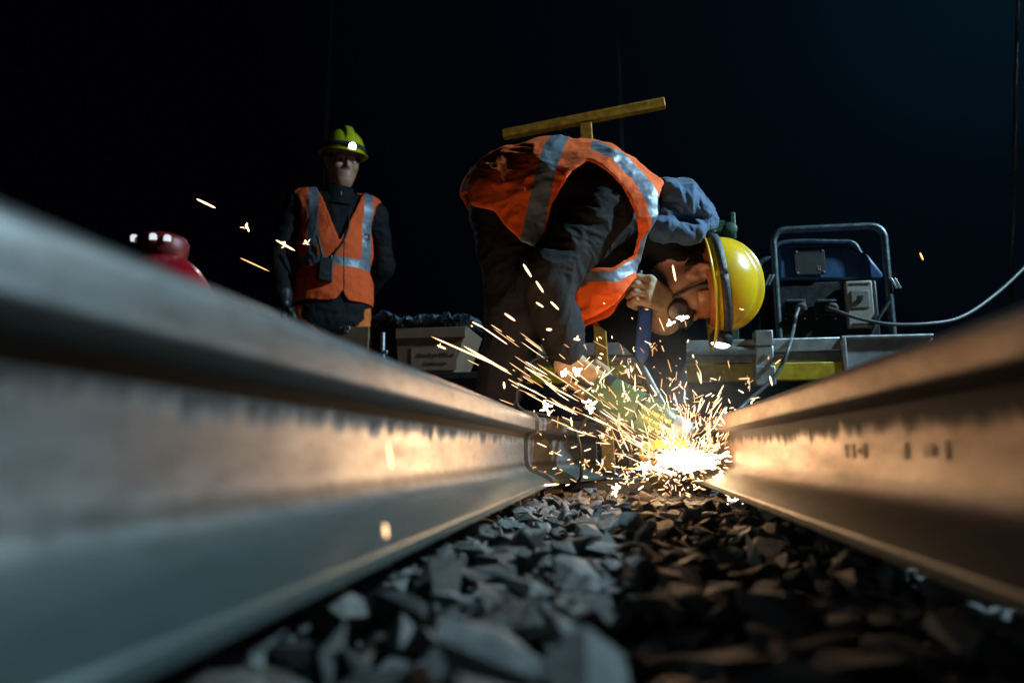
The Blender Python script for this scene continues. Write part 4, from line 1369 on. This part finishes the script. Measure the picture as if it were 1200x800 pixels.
# crumpled dark plastic film lying over the boxes
nx, ny = 120, 70
fx0, fx1 = Bx(434, 400).x, Bx(552, 400).x
u = np.linspace(0, 1, nx); vv = np.linspace(0, 1, ny)
U, V_ = np.meshgrid(u, vv, indexing='ij')
px_ = fx0 + (fx1 - fx0) * U; py_ = YB - .012 + .36 * V_
p = np.stack([px_.ravel(), py_.ravel(), np.zeros(U.size)], 1)
wr = np.stack([fbm(p * 9, 3, 1), fbm(p * 9 + 40, 3, 2), fbm(p * 9 + 80, 3, 3)], 1) * .25
hh = ridged((p + wr) * 20, 4, 5); hh2 = fbm(p * 5, 3, 9)
z = ztp + .012 + .034 * np.clip(hh + .6, 0, 3) + .05 * np.clip(hh2 + .2, 0, 1)
z += .03 * np.exp(-((U.ravel() - .12) / .1) ** 2)
p[:, 2] = z
p[:, 0] += .02 * wr[:, 0]; p[:, 1] += .015 * wr[:, 1]
i, j = np.meshgrid(np.arange(nx - 1), np.arange(ny - 1), indexing='ij'); a = (i * ny + j).ravel()
q = np.stack([a, a + ny, a + ny + 1, a + 1], 1)
o = link('plastic_film', np_mesh('plastic_film', p, q), 'poly', None, 40)
o.modifiers.new('thick', 'SOLIDIFY').thickness = .001
tag(o, 'crumpled dark plastic film shining blue on top of the cardboard box', 'plastic film')

# small tool with a pale handle leaning by the standing worker
hd = empty('hammer', P(350, 470, 3.3))
tag(hd, 'tool with pale metal handle leaning in front of the standing worker', 'tool')
MB().tube([P(343, 361, 3.3), P(351, 374, 3.3), P(372, 470, 3.28), P(376, 579, 3.25)], [.017, .017, .015, .015], 14).build('tool_handle', 'alu', hd, 50)
MB().box(P(376, 572, 3.25), (.10, .035, .04)).build('tool_head', 'darksteel', hd, 30, .005)

# ------------------------------------------------------------------ red gas bottle behind the left rail
YR = 1.1
rbx = P(193, 320, YR).x
kR = YR / F
rz = lambda y: P(193, y, YR).z
bot = empty('gas_bottle', (rbx, YR, 0))
tag(bot, 'red gas bottle with three small glowing white studs on its dark collar, behind the left rail', 'gas bottle')
MB().lathe([(.085, -.03), (.092, -.012), (.094, .02), (.094, rz(372) ), (.090, rz(352)), (.078, rz(332)), (.060, rz(316)), (.040, rz(305)), (.022, rz(300)), (.02, rz(296))], (rbx, YR, 0), (0, 0, 1), 48).build('bottle_body', 'red', bot, 50)
MB().lathe([(.026, rz(312)), (.040, rz(306)), (.044, rz(298)), (.046, rz(285)), (.040, rz(279)), (.024, rz(275.5)), (0, rz(275))], (rbx - 7 * kR, YR, 0), (0, 0, 1), 40).build('valve_collar', 'redcap', bot, 50)
for px in (160, 196, 210):  # collar studs given a weak glow of their own
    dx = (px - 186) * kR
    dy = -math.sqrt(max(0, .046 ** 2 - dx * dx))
    MB().lathe([(.0062, -.004), (.0062, .004), (.004, .007), (0, .008)], (rbx - 7 * kR + dx, YR + dy, rz(284 + (px > 180) * 3)), (dx, dy, .3), 16).build('glowing_stud', 'stud_glow', bot, 50)

# ------------------------------------------------------------------ masts, wire, light mast
def mast(px, Y, r, ztop, label):
    x = P(px, 400, Y).x
    b = MB().tube([(x, Y, -.05), (x, Y, ztop)], r, 12)
    o = b.build('line_mast', 'white', None, 60)
    tag(o, label, 'mast', 'thin masts beside the line')
mast(735, 6.5, .017, 6.0, 'thin grey mast beyond the T-handled spanner, middle of the dark background')
mast(371, 6.5, .015, 6.0, 'thin grey mast beyond the standing worker\'s hard hat')
mx0, mx1 = P(1183, 390, 4.1), P(1190, 120, 4.1)
md = (mx1 - mx0)
o = MB().tube([mx0 - md * .55, mx0, mx1, mx1 + md * .9], [.013, .013, .011, .010], 14).build('line_mast', 'frame', None, 60)
tag(o, 'slim pale pole at the right edge, above the right rail', 'mast', 'thin masts beside the line')

lm = empty('light_tower', (TOWER.x, TOWER.y, 0))
tag(lm, 'tripod light tower with a white work lamp, right of the trolley', 'light tower')
MB().tube([(TOWER.x, TOWER.y, .2), (TOWER.x, TOWER.y, 1.4), (TOWER.x, TOWER.y, TOWER.z)], [.026, .026, .018], 16).build('pole', 'frame', lm, 50)
for k in range(3):
    a = k * 2.094 + .5
    MB().tube([(TOWER.x, TOWER.y, 1.05), (TOWER.x + .6 * math.cos(a), TOWER.y + .6 * math.sin(a), -.03)], .014, 10).build('leg', 'frame', lm, 50)
aim = (Vector((.1, 1.65, .55)) - TOWER).normalized()
lx = Vector((0, 0, 1)).cross(aim).normalized(); ly = aim.cross(lx)
MB().box(TOWER + aim * .06, (.30, .22, .09), (lx, ly, aim)).build('lamp_housing', 'darksteel', lm, 30, .008)
MB().box(TOWER + aim * .108, (.26, .18, .004), (lx, ly, aim)).build('lamp_glass', 'lampglass', lm, 30)
ld = bpy.data.lights.new('work_lamp', 'SPOT'); ld.shadow_soft_size = .10; ld.spot_size = R(82); ld.spot_blend = 1.
ld.energy = 2100; ld.color = (.52, .83, 1.)
lo_ = bpy.data.objects.new('work_lamp', ld); COL.objects.link(lo_)
lo_.matrix_world = Matrix.Translation(TOWER + aim * .114) @ aim.to_track_quat('-Z', 'Y').to_matrix().to_4x4()
lo_.parent = lm; lo_.matrix_parent_inverse = world_of(lm).inverted()

# ------------------------------------------------------------------ sparks
SRC = P(803, 541, 1.72)
def streak(vs, fs, a, b, r):
    a = np.array(a); b = np.array(b)
    t = b - a; L = np.linalg.norm(t); t = t / max(L, 1e-9)
    x = np.cross(t, (0.3, .8, .5)); x /= np.linalg.norm(x); y = np.cross(t, x)
    n = 6; base = len(vs)
    for k, (s, rr) in enumerate(((.12, .75), (.45, 1.), (.85, .8))):
        for i in range(n):
            an = 2 * math.pi * i / n
            vs.append(a + t * L * s + (x * math.cos(an) + y * math.sin(an)) * r * rr)
    vs.append(a); vs.append(b)
    A, Bv = base + 3 * n, base + 3 * n + 1
    for i in range(n):
        j = (i + 1) % n
        fs.append((base + i, base + j, base + n + j)); fs.append((base + i, base + n + j, base + n + i))
        fs.append((base + n + i, base + n + j, base + 2 * n + j)); fs.append((base + n + i, base + 2 * n + j, base + 2 * n + i))
        fs.append((A, base + j, base + i)); fs.append((base + 2 * n + i, base + 2 * n + j, Bv))

def star(vs, fs, c, size, n, r):
    c = np.array(c)
    for _ in range(n):
        d = rng.normal(size=3); d /= np.linalg.norm(d)
        L = size * rng.uniform(.12, 1.) ** 1.4
        o_ = rng.normal(size=3) * size * .16
        streak(vs, fs, c + o_ + d * L * rng.uniform(0, .4), c + o_ + d * (L + size * .1), r * rng.uniform(.5, 1.15))

PXM = 1.72 / F     # metres per photo pixel near the source
hot_v, hot_f, wv_, wf_, cv_, cf_ = [], [], [], [], [], []
# white-hot heart: a dense knot of burning grains along the cut
for _ in range(190):
    g = rng.normal(size=3) * np.array((12, 9, 4.5)) * PXM
    c = np.array(SRC) + g + np.array((0, 0, .004))
    d = rng.normal(size=3) * np.array((1.3, .6, .5)); d /= np.linalg.norm(d)
    L = rng.uniform(4, 13) * PXM
    streak(hot_v, hot_f, c - d * L, c + d * L, rng.uniform(.8, 2.4) * PXM)
# fountain upwards from the cut
for _ in range(460):
    an = rng.normal(.06, .55); el = rng.normal(0, .5)
    d = np.array((math.sin(an), math.sin(el), math.cos(an) * math.cos(el))); d /= np.linalg.norm(d)
    dist = rng.gamma(1.5, 27) * PXM
    c = np.array(SRC) + np.array((rng.normal(0, 24), rng.normal(0, 14), rng.normal(0, 5))) * PXM + d * dist
    L = rng.gamma(2.2, 3.6) * PXM
    dd = d + rng.normal(size=3) * .25; dd /= np.linalg.norm(dd)
    streak(wv_, wf_, c, c + dd * L, rng.uniform(.28, .75) * PXM)
# the main stream, up and to the left along the grinder
for _ in range(95):
    d = np.array((-.84, .0, .50)) + rng.normal(size=3) * np.array((.09, .22, .10)); d /= np.linalg.norm(d)
    dist = (12 + 245 * rng.uniform() ** 1.15) * PXM
    c = np.array(SRC) + np.array((rng.normal(-8, 14), rng.normal(0, 12), rng.normal(2, 7))) * PXM + d * dist
    L = rng.uniform(6, 46) * PXM
    streak(wv_, wf_, c, c + d * L, rng.uniform(.25, .68) * PXM)
# grains thrown low and bouncing off stones and rails
for _ in range(260):
    an = rng.uniform(0, 2 * math.pi); dist = rng.gamma(1.6, 32) * PXM
    c = np.array(SRC) + np.array((math.cos(an) * dist * 1.25 - .02, math.sin(an) * dist * .55, rng.normal(-9, 15) * PXM))
    if c[2] < .022: c[2] = .022 + rng.uniform(0, .02)
    d = np.array((math.cos(an), .3 * math.sin(an), rng.normal(0, .35))); d /= np.linalg.norm(d)
    L = rng.uniform(2, 10) * PXM
    streak(wv_, wf_, c, c + d * L, min(1.5, rng.lognormal(-.6, .45)) * PXM)
# loose grains in a wide cloud round the worker's hands
for _ in range(190):
    px, py = rng.normal(735, 66), rng.normal(470, 48)
    if py > 585: continue
    c = np.array(P(px, py, rng.uniform(1.50, 1.82)))
    d = np.array((rng.normal(-.25, .6), rng.normal(0, .3), rng.normal(.3, .6))); d /= np.linalg.norm(d)
    L = rng.gamma(1.6, 4) * PXM
    streak(wv_, wf_, c, c + d * L, min(1.3, rng.lognormal(-.7, .4)) * PXM)
# bursting grains
for _ in range(38):
    px, py = rng.normal(745, 66), rng.normal(488, 46)
    if py > 575: continue
    star(wv_, wf_, P(px, py, rng.uniform(1.55, 1.80)), rng.uniform(5, 13) * PXM, rng.integers(6, 13), rng.uniform(.3, .6) * PXM)
for px, py, sz in ((692, 474, 12), (676, 435, 8), (660, 437, 7), (757, 548, 13), (862, 590, 12), (842, 560, 9), (722, 572, 8), (785, 378, 6), (800, 372, 6), (640, 478, 9)):
    c = P(px, py, 1.66)
    star(hot_v, hot_f, c, sz * PXM, 16, 1.2 * PXM)
so = link('spark_shower', np_mesh('spark_shower', np.array(wv_), np.array(wf_)), 'spark')
tag(so, 'dense shower of orange sparks spraying from the grinding disc', 'sparks', kind='stuff')
ho = link('molten_grains', np_mesh('molten_grains', np.array(hot_v), np.array(hot_f)), 'hot')
tag(ho, 'white hot knot of burning steel grains at the cut', 'sparks', kind='stuff')

STRAY = [  # px0, py0, px1, py1, Y, radius px, burst, label
    (230, 233, 253, 244, 1.75, 1.6, 0, 'bright spark in the dark sky, highest and farthest left'),
    (288, 262, 292, 272, 1.75, 1.3, 1, 'bursting spark in the dark, left of the standing worker'),
    (281, 302, 316, 318, 1.75, .9, 0, 'long faint orange spark low in the dark, left of the standing worker'),
    (323, 281, 346, 294, 1.75, 1.5, 1, 'bright spark at the standing worker\'s right elbow'),
    (357, 281, 361, 287, 1.75, 1.3, 1, 'small bursting spark in front of the standing worker\'s vest'),
    (505, 394, 596, 434, 1.75, 1.2, 0, 'very long thin spark crossing the cardboard box label'),
    (512, 404, 523, 409, 1.75, 1.4, 0, 'short spark in front of the cardboard box label'),
    (543, 405, 600, 439, 1.75, 1.5, 0, 'long bright spark in front of the bending worker\'s shin'),
    (553, 377, 567, 384, 1.75, 1.1, 0, 'short spark beside the plastic film, by the worker\'s trousers'),
    (613, 309, 623, 325, 1.72, 1.7, 0, 'bright spark on the bending worker\'s sleeve, topmost there'),
    (628, 329, 637, 343, 1.72, 1.6, 0, 'second bright spark down the bending worker\'s sleeve'),
    (628, 354, 637, 360, 1.72, 1.4, 0, 'small spark low on the bending worker\'s sleeve, left one of a pair'),
    (645, 353, 655, 363, 1.72, 1.5, 0, 'small spark low on the bending worker\'s sleeve, right one of a pair'),
    (591, 367, 604, 376, 1.72, 1.6, 0, 'bright spark over the bending worker\'s trouser leg'),
    (640, 386, 647, 386, 1.72, 1.7, 0, 'stubby spark under the bending worker\'s elbow'),
    (672, 397, 680, 398, 1.70, 1.6, 1, 'star shaped spark below the orange vest flap'),
    (788, 310, 792, 330, 1.72, 1.3, 0, 'upright spark in front of the bending worker\'s ear'),
    (455, 519, 459, 549, .56, 2.0, 0, 'glowing upright spark in front of the left rail\'s web'),
    (451, 613, 453, 630, .46, 2.2, 0, 'round glowing grain in front of the left rail\'s foot'),
    (624, 569, 656, 567, 1.55, 1.4, 0, 'flat bright spark on the stones under the rail end'),
    (902, 440, 905, 452, 1.70, 1.0, 0, 'lone spark between the trolley and the right rail'),
    (830, 655, 834, 640, 1.35, 1.0, 0, 'lone spark low over the stones by the right rail'),
    (880, 470, 884, 486, 1.6, 1.2, 0, 'spark just above the head of the right rail'),
    (583, 530, 588, 541, 1.4, 1.2, 1, 'small star shaped spark on the left rail\'s web'),
    (1078, 296, 1082, 305, 2.4, .9, 0, 'tiny curved spark in the dark right of the generator'),
]
for a0, b0, a1, b1, Y, rp, bst, lb in STRAY:
    vs, fs = [], []
    k = Y / F
    streak(vs, fs, P(a0, b0, Y), P(a1, b1, Y), rp * k)
    if bst: star(vs, fs, P((a0 + a1) / 2, (b0 + b1) / 2, Y), 8 * k, 7, rp * .6 * k)
    o = link('spark', np_mesh('spark', np.array(vs), np.array(fs)), 'spark_cool' if rp < 1 else 'spark')
    tag(o, lb, 'spark', 'stray sparks')

# light of the burning steel, plus an added fill lamp on the left
def spark_and_fill_light(p, energy, col, rad):
    l_ = bpy.data.lights.new('spark_and_fill_glow', 'POINT'); l_.energy = energy; l_.color = col; l_.shadow_soft_size = rad
    b = bpy.data.objects.new('spark_and_fill_glow', l_); COL.objects.link(b); b.location = p
spark_and_fill_light(SRC + Vector((-.10, -.07, .03)), 1.7, (1., .56, .26), .05)
spark_and_fill_light(P(788, 482, 1.66), 1.4, (1., .58, .28), .10)
spark_and_fill_light(P(720, 430, 1.58), .6, (1., .58, .28), .08)
spark_and_fill_light(P(560, 420, 1.60), 1.6, (1., .60, .30), .08)  # added fill that brightens the standing worker's vest

# smoke added round the cut to bloom the sparks, lit by the burning steel
bm = bmesh.new(); bmesh.ops.create_icosphere(bm, subdivisions=3, radius=1.)
me = bpy.data.meshes.new('haze'); bm.to_mesh(me); bm.free()
sm = bpy.data.objects.new('haze', me); COL.objects.link(sm)
sm.location = SRC + Vector((-.05, -.02, .12)); sm.scale = (.34, .26, .26)
nt = bpy.data.materials.new('bloom_haze'); nt.use_nodes = True; t_ = nt.node_tree
t_.nodes.remove(t_.nodes['Principled BSDF'])
pv = t_.nodes.new('ShaderNodeVolumePrincipled'); pv.inputs['Color'].default_value = (.8, .8, .8, 1); pv.inputs['Anisotropy'].default_value = .3
tc = t_.nodes.new('ShaderNodeTexCoord'); ln = t_.nodes.new('ShaderNodeVectorMath'); ln.operation = 'LENGTH'
t_.links.new(tc.outputs['Object'], ln.inputs[0])
mr = t_.nodes.new('ShaderNodeMapRange'); mr.inputs[1].default_value = 0.; mr.inputs[2].default_value = 1.; mr.inputs[3].default_value = 1.; mr.inputs[4].default_value = 0.
t_.links.new(ln.outputs['Value'], mr.inputs[0])
pw_ = t_.nodes.new('ShaderNodeMath'); pw_.operation = 'POWER'; pw_.inputs[1].default_value = 1.6
t_.links.new(mr.outputs[0], pw_.inputs[0])
nz = t_.nodes.new('ShaderNodeTexNoise'); nz.inputs['Scale'].default_value = 2.6; nz.inputs['Detail'].default_value = 4
t_.links.new(tc.outputs['Object'], nz.inputs['Vector'])
mu = t_.nodes.new('ShaderNodeMath'); mu.operation = 'MULTIPLY'; t_.links.new(pw_.outputs[0], mu.inputs[0]); t_.links.new(nz.outputs['Fac'], mu.inputs[1])
m2 = t_.nodes.new('ShaderNodeMath'); m2.operation = 'MULTIPLY'; m2.inputs[1].default_value = .9; t_.links.new(mu.outputs[0], m2.inputs[0])
t_.links.new(m2.outputs[0], pv.inputs['Density'])
t_.links.new(pv.outputs[0], t_.nodes['Material Output'].inputs['Volume'])
me.materials.append(nt)
tag(sm, 'thin glowing smoke added over the cut for bloom', 'haze', kind='stuff')
scene.cycles.volume_step_rate = 1.0
scene.cycles.volume_bounces = 0
